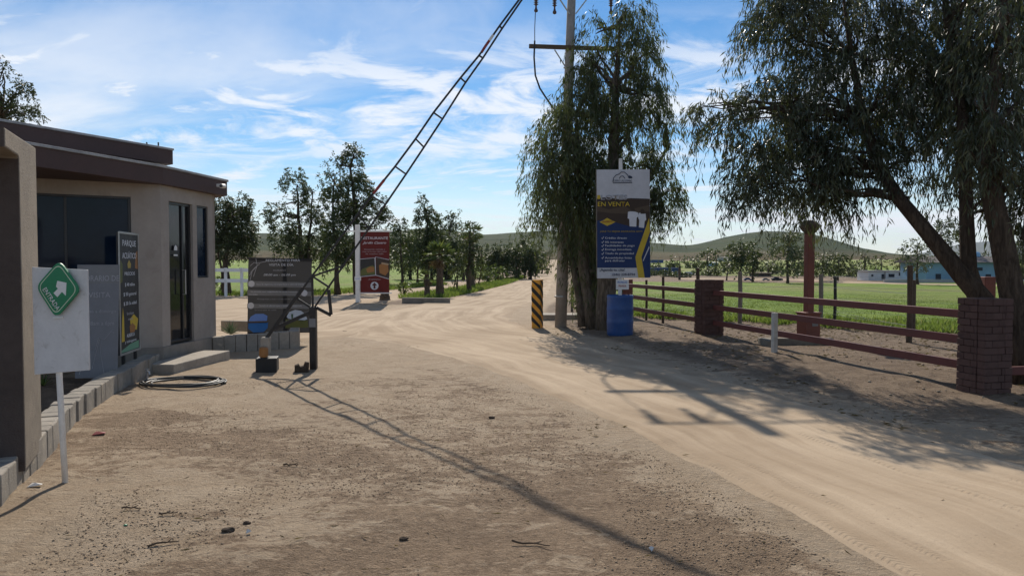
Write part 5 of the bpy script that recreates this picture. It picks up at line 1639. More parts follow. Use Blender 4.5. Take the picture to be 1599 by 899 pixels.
orn.build('print_ornament', M['p_dim'], rg)
for (tx, cx, cy, hp_, wp, mt) in (('REGLAMENTO PARA', 442, 406.5, 3.6, 53, 'p_text'), ('VISITA DE DÍA.', 440, 412.8, 3.8, 39, 'p_text'), ('HORARIO', 437, 422, 2.6, 20, 'p_dim'), ('08:00 am - 06:00 pm', 437, 429.5, 3.4, 50, 'p_text'),
                                ('Favor de registrarse con el guardia en la caseta de entrada', 438, 444, 2.0, 74, 'p_text'), ('Se permite asar, respetando las áreas comunes', 428, 455.5, 2.0, 72, 'p_text'), ('marcadas.', 396, 459.5, 2.0, 14, 'p_text'), ('Mantenga limpia su área y a su mascota con correa', 432, 467, 1.8, 60, 'p_dim'), ('Horario de alberca sujeto a cambios de temporada', 438, 477.5, 2.2, 66, 'p_text'), ('Gracias por su visita', 415, 484, 1.7, 34, 'p_dim')):
    x_, z_ = rx(cx, cy)
    text('lettering', tx, M[mt], rg, x_, z_, hp_ * kR, wp * kR, yb - .004, shear=.25 if 'am' in tx else 0)

# ================================================================== RESTAURANT BANNER
rb0 = GH(559, 473)
DRb = rb0.y
kB = DRb / F
rs = thing('restaurant_sign', 'wine-red RESTAURANTE banner hung from a white post at the road fork', 'sign', rb0)


def sx_(px, py):
    a = A(px, py, DRb)
    return (a.x - rb0.x, a.z - rb0.z)


MB().bar((0, 0, -.1), (0, 0, sx_(559, 351)[1]), 6.5 * kB, 6.5 * kB, (0, 1, 0)).build('post', M['white_paint'], rs, .01)
MB().bar((sx_(541, 361)[0], -.0, sx_(541, 361)[1]), (sx_(612, 361)[0], -.0, sx_(612, 361)[1]), .06).bar((sx_(562, 457.5)[0], 0, sx_(562, 457.5)[1]), (sx_(612, 457.5)[0], 0, sx_(612, 457.5)[1]), .045).build('crossbars', M['white_paint'], rs, .005)
cloth(rs, 'cloth', M['cloth_wine'], sx_(563, 457), sx_(608, 457), sx_(608, 362), sx_(563, 362), 12, 20, .008, 5)
yr = -.03
for (pts, mt, nm) in (([(563, 405), (585, 403), (586, 430), (563, 431.5)], 'p_char', 'print_photo'), ([(588, 401.5), (608, 406), (608, 435), (588, 429.5)], 'p_brown', 'print_photo'),
                      ([(563, 424), (566, 420), (573, 417), (582, 414), (585.8, 417), (586, 428), (563, 430.5)], 'p_olive', 'print_food'), ([(572, 420), (578, 416), (584, 417), (585, 424), (574, 426)], 'p_orange', 'print_food'),
                      ([(592, 414), (599, 410), (606, 413), (607, 424), (602, 430), (593, 426)], 'p_orange', 'print_food'), ([(596, 409.5), (607, 411.5), (607, 414), (596, 412)], 'p_tan', 'print_food')):
    ln_ = {'p_char': 0, 'p_brown': 0, 'p_olive': .004, 'p_orange': .008, 'p_tan': .012}[mt]
    MB().plate([sx_(*p) for p in pts], yr - ln_, yr + .003 - ln_).build(nm, M[mt], rs)
ed = MB()
for pts in ([(563, 404.5), (585.5, 402.5), (587, 429.5)], [(563, 432), (587, 429.5), (608, 435.5)], [(587, 429.5), (586.5, 401), (608, 405.5)]):
    ed.tube([(sx_(*p)[0], yr - .014, sx_(*p)[1]) for p in pts], .014, 5)
ed.build('print_border', M['p_white'], rs)
MB().plate([sx_(585 + 6.3 * math.cos(a * .314), 446 + 6.3 * math.sin(a * .314)) for a in range(20)], yr - .003, yr).build('print_disc', M['p_white'], rs)
MB().plate([sx_(*p) for p in [(585, 440.8), (589, 445.5), (586.5, 445.5), (586.5, 450.5), (583.5, 450.5), (583.5, 445.5), (581, 445.5)]], yr - .008, yr - .004).build('print_arrow', M['p_wine'], rs)
for (tx, cx, cy, hp_, wp, mt, sh) in (('RESTAURANTE', 585, 371.8, 4.0, 42, 'p_text', 0), ('Jardín Casero', 585, 379.5, 3.6, 37, 'p_text', .45), ('Desayunos, comidas y', 585, 389.5, 1.8, 32, 'p_dim', 0), ('cenas con la mejor vista y sabor', 585, 393, 1.8, 38, 'p_dim', 0), ('de nuestro valle', 585, 396.3, 1.8, 28, 'p_dim', 0), ('¡TE ESPERAMOS!', 585, 436.5, 1.8, 19, 'p_dim', 0)):
    x_, z_ = sx_(cx, cy)
    text('lettering', tx, M[mt], rs, x_, z_, hp_ * kB, wp * kB, yr - .01, shear=sh)
x_, z_ = sx_(559.5, 435)
pl = MB().plate([sx_(*p) for p in [(554.5, 431.5), (564.5, 431), (564.5, 438), (554.5, 438.5)]], -.10, -.092).build('placard', M['sign_white'], rs)
text('lettering', 'AVISO', M['p_sky'], pl, x_, z_, 1.8 * kB, 8 * kB, -.1015)

# ================================================================== FOR-SALE BANNER, BARREL
bar_p = GH(968, 523)
kbz = bar_p.y / F
br = thing('barrel', 'blue plastic drum standing under the for-sale banner', 'barrel', bar_p)
rB = 20.6 * kbz; hB = 63 * kbz
prof = [(rB * .90, -.02), (rB * .97, .02), (rB * .985, .10 * hB), (rB, .30 * hB), (rB * 1.02, .33 * hB), (rB, .36 * hB), (rB, .62 * hB), (rB * 1.02, .65 * hB), (rB, .68 * hB), (rB * .975, .90 * hB), (rB * 1.0, .93 * hB), (rB * 1.0, .975 * hB), (rB * .96, hB), (rB * .90, hB), (rB * .88, .93 * hB), (rB * .4, .92 * hB)]
MB().lathe(prof, 40).build('drum', M['barrel'], br, smooth=True)
MB().lathe([(rB * .875, .93 * hB), (rB * .875, .955 * hB), (.05, .96 * hB)], 30).build('concrete_fill', M['concrete'], br)
DL = bar_p.y - .0
ls = thing('sale_banner', 'tall LOTES EN VENTA banner, white above and navy below, over the blue drum', 'banner', (bar_p.x, bar_p.y, Hz(bar_p.x, bar_p.y)))
yL = -.07


def lx_(px, py):
    a = A(px, py, DL + yL)
    return (a.x - bar_p.x, a.z - ls.location.z)


kL = (DL + yL) / F
MB().bar((lx_(971, 0)[0], .0, .93 * hB), (lx_(971, 0)[0], .0, lx_(971, 247)[1]), .075, .075, (0, 1, 0)).build('post', M['white_paint'], ls, .006)
MB().plate([lx_(931, 265), lx_(1014.5, 264.5), lx_(1015.5, 433.5), lx_(932, 434.5)], yL, yL + .03).build('panel', M['p_white'], ls, .002)
# dull wooden side edge
MB().plate([lx_(930.6, 265), lx_(931.6, 265), lx_(932.6, 434.4), lx_(931.6, 434.4)], yL - .004, yL + .032).build('edge_strip', M['wood_grey'], ls)
y1 = yL - .003
lay = [([(932, 309.5), (948, 308), (965, 311), (985, 309.5), (1014.5, 310.5), (1014.8, 362), (932.2, 360)], 'p_brown', 'print_land', 0),
       ([(932, 322), (950, 327), (975, 322), (985, 327), (1014, 320), (1014, 330), (985, 334), (955, 333), (932, 330)], 'p_brown2', 'print_ridge', 1),
       ([(932.2, 345), (945, 342), (960, 347), (985, 354), (1014.8, 350), (1015.4, 418), (932.5, 418)], 'p_navy', 'print_blue', 2),
       ([(1003, 418), (1015.4, 418), (1015.5, 433.2), (1003, 433.4)], 'p_navy', 'print_blue', 2),
       ([(1013.5, 340), (1014.8, 362), (1001.5, 401.5), (1006.7, 433.3), (996.7, 433.6), (992, 401.4)], 'p_yellow', 'print_chevron', 4),
       ([(1013.3, 384), (1014, 387), (1004.5, 408), (1003.5, 407)], 'p_white', 'print_slash', 5),
       ([(980.5, 331), (984, 330), (991, 330.5), (996, 332), (997, 338), (994, 340), (993.5, 354), (983, 353.5), (982.5, 342), (980, 341)], 'p_text', 'print_shirt', 6),
       ([(997, 333), (1003, 331.5), (1008, 334), (1009, 343), (1006.5, 346), (1005.5, 356), (997.5, 355), (998, 344), (996.5, 340)], 'p_text', 'print_shirt', 6),
       ([(984.5, 326.5), (988, 324.5), (991, 326.5), (991.5, 330.2), (984.2, 330.2)], 'p_brown', 'print_hair', 6), ([(1000, 327.5), (1003, 326), (1006, 328), (1006.5, 334), (1000, 334)], 'p_brown', 'print_hair', 7),
       ([(936, 346.5), (941, 344.5), (948, 340.3), (956, 344.5), (961, 346.5), (956, 349.3), (948, 352.8), (941, 349.3)], 'p_yellow', 'print_lozenge', 5),
       ([(932.5, 305), (937, 304.5), (937.5, 310.5), (932.5, 311)], 'p_yellow', 'print_square', 5)]
for (pts, mt, nm, lv) in lay:
    MB().plate([lx_(*p) for p in pts], y1 - .0012 * lv - .001, y1 - .0012 * lv).build(nm, M[mt], ls)
lg = MB()
for pts in ([(957, 284.5), (958, 278), (962, 273.5), (967, 272), (970, 268.8), (975, 269), (979, 272.5), (982, 276)], [(967, 279), (969, 275.5), (973, 275), (976, 279)], [(957, 285.8), (987, 285.2)]):
    lg.tube([(lx_(*p)[0], y1 - .004, lx_(*p)[1]) for p in pts], .008, 5)
lg.plate([lx_(*p) for p in [(980, 277), (983, 274), (987, 276), (987.5, 278.5), (983, 279)]], y1 - .006, y1 - .003)
lg.build('print_logo', M['p_logo'], ls)
TX = [('CERRO LAS LOMAS', 972, 282.3, 3.0, 29, 'p_logo', 0), ('LOTES', 958.5, 308.4, 7.2, 41, 'p_silver', .02), ('EN VENTA', 958, 318.8, 6.8, 50, 'p_yellow', .012), ('¡INVIERTE!', 948.5, 346.6, 2.6, 17, 'p_red', .01),
      ('¡HAZ TU MEJOR INVERSIÓN HOY!', 970, 361.5, 2.5, 66, 'p_gold', .01), ('Crédito directo', 944.5, 371.5, 3.0, 34, 'p_text', .01), ('0% intereses', 944.5, 378, 3.0, 29, 'p_text', .01), ('Facilidades de pago', 944.5, 383.8, 3.0, 46, 'p_text', .01),
      ('Entrega inmediata', 944.5, 389.8, 3.0, 41, 'p_text', .01), ('Título de propiedad', 944.5, 396, 3.0, 45, 'p_text', .01), ('Amenidades listas', 944.5, 402.4, 3.0, 42, 'p_text', .01), ('para disfrutar', 944.5, 407.4, 3.0, 31, 'p_text', .01),
      ('¡Agenda tu cita!', 936, 421.8, 4.2, 39, 'p_logo', .01), ('(646) 228-8794', 956, 429, 3.8, 35, 'p_logo', .01)]
for (tx, cx, cy, hp_, wp, mt, bo) in TX:
    left = cx in (944.5, 936, 956)
    x_, z_ = lx_(cx, cy)
    text('lettering', tx, M[mt], ls, x_, z_, hp_ * kL, wp * kL, y1 - .0105, align='LEFT' if left else 'CENTER', bold=bo)
ck = MB()
for cy in (371.5, 378, 383.8, 389.8, 396, 402.4):
    pts = [(939.3, cy), (940.5, cy + 1.6), (942.6, cy - 2)]
    ck.tube([(lx_(*p)[0], y1 - .010, lx_(*p)[1]) for p in pts], .007, 5)
ck.tube([(lx_(*p)[0], y1 - .008, lx_(*p)[1]) for p in ((950.5, 427.3), (952.5, 430.5), (954, 429))], .014, 6)
ck.build('print_ticks', M['p_text'], ls)
# the little placard under it
sp = MB().plate([lx_(962, 436.5), lx_(982, 436), lx_(982, 452), lx_(962, 452)], -.06, -.05).build('placard', M['sign_white'], ls, .002)
for tx, cy, mt, ww in (('PROPIEDAD', 440.7, 'p_sky', 15), ('PRIVADA', 446.3, 'p_red', 12)):
    x_, z_ = lx_(972, cy); text('lettering', tx, M[mt], sp, x_, z_, 3.2 * kL, ww * kL, -.0625, bold=.015)

# ================================================================== STRIPED POST, UTILITY POLE
spp = GH(839, 512)
kS = spp.y / F
stpst = thing('striped_post', 'amber and black diagonally striped concrete post beside the utility pole', 'post', spp, R(-20))
wS = 14.2 * kS; hS = 76 * kS
MB().box((0, 0, hS / 2 - .05), (wS, wS, hS + .1)).build('shaft', M['amber'], stpst, .012)
sb = MB()
for i in range(6):
    z0 = hS * (.06 + .205 * i) - .10
    th = .125
    # front face stripes fall to the right, side face falls the other way round the corner
    q = [(-wS / 2, z0 + .21), (wS / 2, z0 - .02), (wS / 2, z0 - .02 + th), (-wS / 2, z0 + .21 + th)]
    def clipz(pts):
        return [(x, min(max(z, .0), hS - .012)) for x, z in pts]
    qq = clipz(q)
    if max(z for _, z in qq) - min(z for _, z in qq) < .03: continue
    n0 = len(sb.v)
    sb.add([(x, -wS / 2 - .003, z) for x, z in qq], [(0, 1, 2, 3)])
    q2 = clipz([(-wS / 2, z0 + .24), (wS / 2, z0 + .05), (wS / 2, z0 + .05 + th), (-wS / 2, z0 + .24 + th)])
    sb.add([(-wS / 2 - .003, -y, z) for y, z in [(-a, b2_) for a, b2_ in q2]], [(0, 1, 2, 3)])
    sb.add([(wS / 2 + .003, x, z) for x, z in q2], [(0, 1, 2, 3)])
so = sb.build('stripe', M['black_paint'], stpst)
sol = so.modifiers.new('t', 'SOLIDIFY'); sol.thickness = .002

up_p = GH(875, 510)
kU = up_p.y / F
ut = thing('utility_pole', 'grey concrete utility pole with timber crossarms beside the striped post', 'utility pole', up_p)


def ux(px, py, dy=0.0):
    a = A(px, py, up_p.y + dy)
    return Vector((a.x - up_p.x, dy, a.z - up_p.z))


top = ux(893.8, -40)
MB().tube([(0, 0, -.3), tuple(top * .35), tuple(top * .7), tuple(top)], [.150, .135, .115, .10], 14).build('shaft', M['concrete_pole'], ut, smooth=True)
MB().bar(ux(826, 72.5, -.14), ux(962, 77, -.14), .06, .10).build('crossarm', M['crossarm'], ut, .006)
MB().bar(ux(829, -14, -.14), ux(962, -11, -.14), .036, .05).build('crossarm', M['crossarm'], ut, .006)
bm1 = MB().bar(ux(866, 78, -.20), ux(885, 108, -.13), .035, .02).build('brace', M['galv'], ut)
bm1 = MB().bar(ux(868, -10, -.2), ux(889, 22, -.13), .04, .02).build('brace', M['galv'], ut)
bm1 = MB().bar(ux(922, -8, -.2), ux(899, 22, -.13), .04, .02).build('brace', M['galv'], ut)
MB().tube([ux(880, 106), ux(898, 106)], .02, 6).build('band', M['galv'], ut)


def insul(px, ytop, ybot):
    a = ux(px, ytop, -.18); b_ = ux(px, ybot, -.18)
    L = a.z - b_.z
    prof = []
    for i in range(7):
        z = i / 6 * L * .62 + L * .38
        prof += [(.030, z), (.062, z + L * .03), (.030, z + L * .065)]
    prof = [(.006, 0), (.045, .02), (.05, L * .12), (.03, L * .18), (.02, L * .30)] + prof
    return MB().lathe(prof, 12, (b_.x, -.18, b_.z)).build('insulator', M['porcelain'], ut, smooth=True)


for px, yb_ in ((837, 20), (866, 23), (954, 23)): insul(px, -11, yb_)
MB().tube([ux(836, 20, -.18), ux(835, 45, -.17), ux(835, 72, -.2)], .010, 6).build('drop_wire', M['black_metal'], ut)
MB().tube([ux(835, 64, -.22), ux(834, 90, -.22), ux(836, 118, -.21), ux(843, 138, -.2), ux(852, 152, -.18), ux(866, 172, -.16), ux(880, 200, -.15), ux(884, 260, -.14)], .022, 7).build('cable', M['black_metal'], ut, smooth=True)
MB().tube([ux(953, 24, -.18), ux(946, 40, -.1), ux(938, 58, 0)], .006, 5).build('drop_wire', M['galv'], ut)
MB().lathe([(.158, 0), (.16, .02), (.158, .04)], 14, (ux(876.6, 0).x, 0, ux(0, 464).z)).build('strap', M['galv'], ut)
# low slab behind
sl = GH(876, 497)
slb = thing('concrete_slab', 'pale low concrete slab on the ground behind the utility pole', 'slab', (sl.x + .1, sl.y, Hz(sl.x, sl.y)))
MB().box((0, 0, .05), (70 * sl.y / F, .8, .16)).build('slab', M['concrete'], slb, .015)

#@@FENCES
# ================================================================== RAIL FENCE WITH BRICK PILLARS
def brick_pillar(p, rz, label, hgt, w=.60, seed=1):
    t = thing('brick_pillar', label, 'pillar', p, rz, 'brick pillars of the rail fence')
    rng = random.Random(seed)
    core = MB().box((0, 0, hgt / 2 - .06), (w - .035, w - .035, hgt + .1)); core.build('mortar', M['mortar'], t)
    mb = MB(); nc = int(round(hgt / .087)); ch = hgt / nc
    for i in range(nc):
        z = (i + .5) * ch
        L = w / 2 if i % 2 == 0 else w / 2
        for side in range(4):
            m = Matrix.Rotation(side * math.pi / 2, 3, 'Z')
            xs = [(-w / 2, -w * .0), (0.0, w / 2 - .11)] if i % 2 == 0 else [(-w / 2, -w * .24), (-w * .24, w * .12), (w * .12, w / 2 - .11)]
            for (a, b_) in xs:
                j = rng.uniform(-.006, .008)
                c = m @ Vector(((a + b_) / 2, -w / 2 + .05 - j, z))
                mb.box(c, (b_ - a - .004, .11, ch - .006), side * math.pi / 2 + rng.uniform(-.015, .015), None, rng.random())
    o = mb.build('bricks', M['brick'], t, .005, tone=True)
    return t


p1 = Vector((A(1107, 470, 16.25).x, 16.25)); p2 = Vector((A(1538, 500, 9.15).x, 9.15))
fdir = (p1 - p2).normalized()
frz = math.atan2(fdir.y, fdir.x) - math.pi / 2
z1_, z2_ = Hz(*p1), Hz(*p2)
brick_pillar((p1.x, p1.y, z1_ - .03), frz, 'maroon brick pillar farther along the rail fence, near the blue drum', 1.24, .46, 2)
brick_pillar((p2.x, p2.y, z2_ - .03), frz, 'large maroon brick pillar of the rail fence under the big eucalyptus', 1.19, .41, 3)


def rails(a, za, b_, zb, label, zs, gap0=.30, gap1=.30):
    d = (b_ - a).normalized()
    t = thing('rail_fence', label, 'fence', (0, 0, 0), 0, 'maroon rail fence spans')
    n = Vector((-d.y, d.x))
    for zz in zs:
        rng = random.Random(int(zz * 100))
        pts = []
        s = a + d * gap0; e = b_ - d * gap1
        pz0, pz1 = za + zz + rng.uniform(-.01, .01), zb + zz + rng.uniform(-.015, .015)
        MB().bar((s.x, s.y, pz0), (e.x, e.y, pz1), .055, .105).build('rail', M['maroon_wood'], t, .006)
    return t


ZS = (.29, .61, .93)
rails(p2, z2_, p1, z1_, 'maroon three-rail fence span between the two brick pillars', ZS, .24, .235)
p0 = p1 + fdir * 5.6 + Vector((.18, 0))
tt = rails(p1, z1_, p0, Hz(*p0), 'maroon three-rail fence span running from the far pillar behind the blue drum', ZS, .235, 0.0)
MB().box((p0.x, p0.y, .55), (.34, .34, 1.2), frz).build('end_post', M['red_post'], tt, .01)
p3 = p2 + Vector((3.6, 0.35))
rails(p2, z2_, p3, Hz(*p3), 'single low maroon rail leaving the large pillar at the right edge', (.25,), .25, .0)
ws = GH(1209, 550)
wsp = thing('short_post', 'short whitewashed concrete post in front of the maroon rails', 'post', ws, frz)
MB().box((0, 0, .29), (.085, .085, .80)).build('shaft', M['lime_wash'], wsp, .01)
# red post stub behind the pillar
rsx = A(1541, 455, 12.0)
rsp = thing('red_post', 'square red post top showing just above the large brick pillar', 'post', (rsx.x, 12.0, Hz(rsx.x, 12.0)))
MB().box((0, 0, .66), (.18, .18, 1.36)).build('shaft', M['red_post'], rsp, .01)

# tall red lamp post on a pedestal
lpp = GH(1262, 530)
lk = lpp.y / F
lp_ = thing('lamp_post', 'tall square red post with a flared cap on a red pedestal behind the rails', 'post', lpp, frz)
MB().box((0, 0, .24), (25 * lk, 25 * lk, .58)).build('pedestal', M['red_post'], lp_, .012)
MB().box((0, 0, .545), (28 * lk, 28 * lk, .035)).build('pedestal_cap', M['red_post'], lp_, .008)
zt = A(1262, 364, lpp.y).z - lpp.z
MB().box((0, 0, (.56 + zt) / 2), (11.5 * lk, 11.5 * lk, zt - .56)).build('shaft', M['red_post'], lp_, .01)
MB().lathe([(8 * lk, zt - .02), (14 * lk, zt + .05), (18 * lk, zt + .11), (17 * lk, zt + .18), (8 * lk, zt + .26)], 4).build('cap', M['wood_dark'], lp_, .01)
MB().box((.04, -12.5 * lk - .004, .33), (.13, .006, .10)).build('plate', M['p_grey'], lp_)
pad = GH(1250, 540)
pdt = thing('timber_pad', 'rough red-brown timber kerb lying at the foot of the tall red post', 'timber', (pad.x, pad.y, Hz(pad.x, pad.y)), R(-4))
MB().box((0, .3, .03), (115 * pad.y / F, .16, .18)).box((-58 * pad.y / F + .09, -.1, .035), (.16, .62, .19)).build('beams', M['wood_grey'], pdt, .012)

# ------------------------------------------------------------------ wire fence beyond
WF = 'wire fence posts along the field'
posts = [(1009, 500, 437, 4, 'wood_dark', 'thin dark wire-fence post right of the for-sale banner'), (1035, 504, 432, 4.5, 'wood_dark', 'dark wire-fence post midway between the drum and the far pillar'), (1089, 503, 418, 6, 'wood_dark', 'dark wire-fence post just behind the far brick pillar'),
         (1155, 505, 424, 7, 'wood_grey', 'grey weathered wire-fence post right of the far brick pillar'), (1281, 508, 428, 7, 'wood_grey', 'grey wire-fence post just right of the tall red post'), (1303, 506, 431, 5, 'black_metal', 'slim black metal fence post right of the grey one'),
         (1419, 535, 414, 9, 'wood_dark', 'thick dark fence post with a shorter partner, left of the leaning limb')]
wires = []
for (px, base, top_, w, mt, lab) in posts:
    p = GH(px, base); k = p.y / F
    t = thing('fence_post', lab, 'post', p, 0, WF)
    hh = (base - top_) * k
    MB().tube([(0, 0, -.2), (.01 * hh, 0, hh * .5), (0, 0, hh)], [w * k / 2, w * k / 2 * .96, w * k / 2 * .92], 9).build('shaft', M[mt], t, .004)
    wires.append((p, hh))
p = GH(1425.5, 525); k = p.y / F
t = thing('fence_post', 'shorter dark post leaning against the thick one', 'post', p, 0, WF)
MB().tube([(0, 0, -.2), (.0, 0, 88 * k)], 3.4 * k, 9).build('shaft', M['wood_dark'], t, .004)
wm = MB()
wires.sort(key=lambda q: q[0].x)
far_l = (Vector((A(893, 480, 26).x, 26, 0)), 1.3)
far_r = (Vector((wires[-1][0].x + 3.5, wires[-1][0].y - 3.5, 0)), 1.3)
seq = [far_l] + wires + [far_r]
for a, b_ in zip(seq[:-1], seq[1:]):
    for q in (.25, .5, .72, .92):
        s = Vector((a[0].x, a[0].y, a[0].z + 1.35 * q)); e = Vector((b_[0].x, b_[0].y, b_[0].z + 1.35 * q))
        m_ = (s + e) / 2; m_.z -= .02
        wm.tube([s, m_, e], .0032, 4)
wt = thing('fence_wire', 'thin strands of wire strung between the field fence posts', 'wire', (0, 0, 0))
wm.build('strands', M['galv'], wt)
for i, (px, base, top_, lab) in enumerate([(893, 487, 448, 'thin roadside post seen right of the utility pole'), (1061, 437, 418, 'tiny far fence post right of the navy banner edge')]):
    p = GH(px, base); k = p.y / F
    t = thing('fence_post', lab, 'post', p, 0, WF)
    MB().tube([(0, 0, -.2), (0, 0, (base - top_) * k)], 2.0 * k, 7).build('shaft', M['wood_dark'], t)

# ------------------------------------------------------------------ white fence on the left
wf = thing('white_fence', 'white two-rail fence beyond the end of the gate house', 'fence', (0, 0, 0))
wpts = [GH(x, 463) for x in (250, 300, 352, 377, 424)]
for q in (.78, 1.30):
    for a, b_ in zip(wpts[:-1], wpts[1:]):
        MB().bar((a.x, a.y, a.z + q), (b_.x, b_.y, b_.z + q), .06, .17, ext=-.03).build('rail', M['white_fence'], wf)
for a in wpts:
    MB().box((a.x, a.y + .07, a.z + .66), (.12, .10, 1.5)).build('post', M['white_fence'], wf)

# timber in front of the median
lg0, lg1 = GH(628, 473), GH(703, 474)
lt = thing('timber_beam', 'weathered square timber laid across the front of the median', 'timber', (0, 0, 0))
MB().bar((lg0.x, lg0.y, lg0.z + .10), (lg1.x, lg1.y, lg1.z + .10), .24, .24).build('beam', M['wood_grey'], lt, .02)

#@@FAR
# ================================================================== FAR HOUSES AND VEHICLES
def house(name, label, cat, x0, x1, ytop, ybase, D, wall, roof, roofh=2.0, pitch=False, wins=(), door=None, depth=5.0, over=.15):
    D = GH((x0 + x1) / 2, ybase).y
    a = A(x0, ybase, D); b_ = A(x1, ybase, D); k = D / F
    depth *= .45
    w = b_.x - a.x; zb = Hz((a.x + b_.x) / 2, D) - .3
    h = A(x0, ytop, D).z - zb
    t = thing(name, label, cat, ((a.x + b_.x) / 2, D, zb))
    MB().box((0, depth / 2, h / 2), (w, depth, h)).build('wall', M[wall], t)
    if pitch:
        r = roofh * k
        mb = MB()
        mb.add([(-w / 2 - over, -over, h + .01), (w / 2 + over, -over, h + .01), (w / 2 + over, depth + over, h + .01), (-w / 2 - over, depth + over, h + .01), (-w / 2 - over, depth / 2, h + r), (w / 2 + over, depth / 2, h + r)],
               [(0, 1, 5, 4), (2, 3, 4, 5), (0, 4, 3), (1, 2, 5), (3, 2, 1, 0)])
        mb.build('roof', M[roof], t)
    else:
        MB().box((0, depth / 2, h + roofh * k / 2 + .003), (w + 2 * over, depth + 2 * over, roofh * k)).build('roof', M[roof], t)
    for (px, py, ww, hh) in wins:
        c = A(px, py, D)
        f = MB().box((c.x - t.location.x, -.012, c.z - t.location.z), (ww * k, .05, hh * k)).build('window', M['h_dark'], t)
    if door:
        px, py, ww, hh = door
        c = A(px, py, D)
        MB().box((c.x - t.location.x, -.012, c.z - t.location.z), (ww * k, .05, hh * k)).build('door', M['h_dark'], t)
    return t


house('cottage', 'small white cottage with one dark door, left of two beyond the field', 'house', 1356, 1381, 424, 438, 105, 'h_white', 'h_grey', 1.6, False, [(1362, 430, 3, 3)], (1378.5, 432, 4, 8), 5)
house('cottage', 'small white cottage with two dark windows, right of two beyond the field', 'house', 1383, 1415, 424, 438, 103, 'h_white', 'h_grey', 1.6, False, [(1392, 430, 9, 5), (1406, 428, 5, 5)], None, 5)
bl = house('blue_house', 'two-storey pale blue house with a dark low roof behind the eucalyptus trunks', 'house', 1446, 1562, 410, 442, 98, 'h_blue', 'h_roof', 10, True, [(1465, 432, 8, 9), (1480, 417, 6, 4), (1527, 420, 14, 5), (1543, 433, 8, 10)], (1500, 436, 6, 12), 9, .5)
wl = thing('garden_wall', 'long grey garden wall in front of the pale blue house', 'wall', (0, 0, 0))
DW = GH(1475, 443).y
a = A(1380, 443, DW); b_ = A(1570, 443, DW)
MB().box(((a.x + b_.x) / 2, DW, (a.z + A(1475, 436.5, DW).z) / 2 - .1), (b_.x - a.x, .2, (A(1475, 436.5, DW).z - a.z) + .2)).build('blocks', M['h_grey'], wl)
DT = bl.location.y + 2.2; kT = DT / F
tk = A(1525, 405, DT)
wt_ = thing('water_tank', 'small blue water tank on the roof of the pale blue house', 'tank', tk)
MB().lathe([(4.6 * kT, 0), (5 * kT, kT), (5 * kT, 9 * kT), (3 * kT, 11.5 * kT), (kT, 12 * kT)], 14).build('drum', M['h_sky'], wt_, smooth=True)
MB().box((0, 0, -.26), (.8, .8, .5)).build('stand', M['h_grey'], wt_)
house('shed', 'long dark blue shed with a flat roof beyond the left end of the field', 'shed', 1021, 1060, 419, 428, 170, 'h_blue2', 'h_blue2', 1.0, False, [(1030, 424, 4, 2), (1042, 425, 3, 3)], None, 6)
house('shed', 'low blue-grey shed up the slope, left of the tiny conifers', 'shed', 1018, 1036, 406, 411, 230, 'h_blue2', 'h_grey', .8, False, [], None, 8)
house('cottage', 'tiny white house with a pale roof near the two cypresses', 'house', 1108, 1121, 410, 417, 210, 'h_sky', 'h_white', 1, True, [(1112, 414, 2, 2)], None, 6)
house('shed', 'low tan building with a flat pale roof right of the dark pair of trees', 'shed', 1182, 1203, 427, 432, 140, 'h_roof', 'h_tan', 1.6, False, [(1190, 430, 4, 2)], None, 6, .4)
house('cottage', 'small dark house with a pale roof edge on the slope between the trees', 'house', 1125, 1142, 402, 409, 240, 'h_grey', 'h_dark', 1, True, [], None, 8)


def vehicle(label, px, py, wpx, D, body, seed, box=False, rz=0.0):
    p = GH(px, py); D = p.y; k = D / F; L = wpx * k
    t = thing('box_truck' if box else 'parked_car', label, 'truck' if box else 'car', (p.x, D, Hz(p.x, D)), rz)
    t.scale = (L / (5.6 if box else 4.3),) * 3; L = 5.6 if box else 4.3
    r = .34
    if box:
        MB().plate([(-L / 2, .55), (L * .28, .55), (L * .28, 2.5), (-L / 2, 2.5)], -.95, .95).build('body', M[body], t, .05)
        MB().plate([(L * .29, .5), (L / 2, .5), (L / 2, 1.15), (L * .42, 1.9), (L * .29, 1.95)], -.9, .9).build('cab', M[body], t, .06)
        MB().plate([(L * .34, 1.2), (L * .46, 1.2), (L * .41, 1.78), (L * .34, 1.8)], -.92, -.9).build('window', M['h_dark'], t)
    else:
        MB().plate([(-L / 2, .35), (L / 2, .35), (L / 2, .72), (L * .42, .86), (L * .22, .92), (-L * .42, .92), (-L / 2, .8)], -.85, .85).build('body', M[body], t, .08)
        MB().plate([(-L * .34, .92), (L * .20, .92), (L * .08, 1.42), (-L * .26, 1.44)], -.72, .72).build('cabin', M['h_dark'], t, .06)
    for sx in (-L * .31, L * .31):
        for sy in (-.80, .62):
            MB().tube([(sx, sy, r), (sx, sy + .18, r)], r, 14).build('wheel', M['black_paint'], t)
    return t


vehicle('white box truck parked beyond the far end of the field', 1076, 430, 13, 165, 'h_white', 1, True, R(8))
vehicle('dark car parked beside the tan building beyond the field', 1213, 438, 17, 120, 'h_dark', 2)
vehicle('grey car parked just right of the dark one beyond the field', 1196, 438, 12, 128, 'h_grey', 3)
vehicle('dark blue car parked under the far trees left of the tan building', 1168, 438, 14, 130, 'h_blue2', 4)
vehicle('small blue-grey car parked among the bushes at the end of the median', 788, 441, 11, 76, 'h_blue2', 5)
vehicle('pale car at the right edge of the photo behind the thick trunk', 1594, 440, 18, 90, 'h_white', 6)

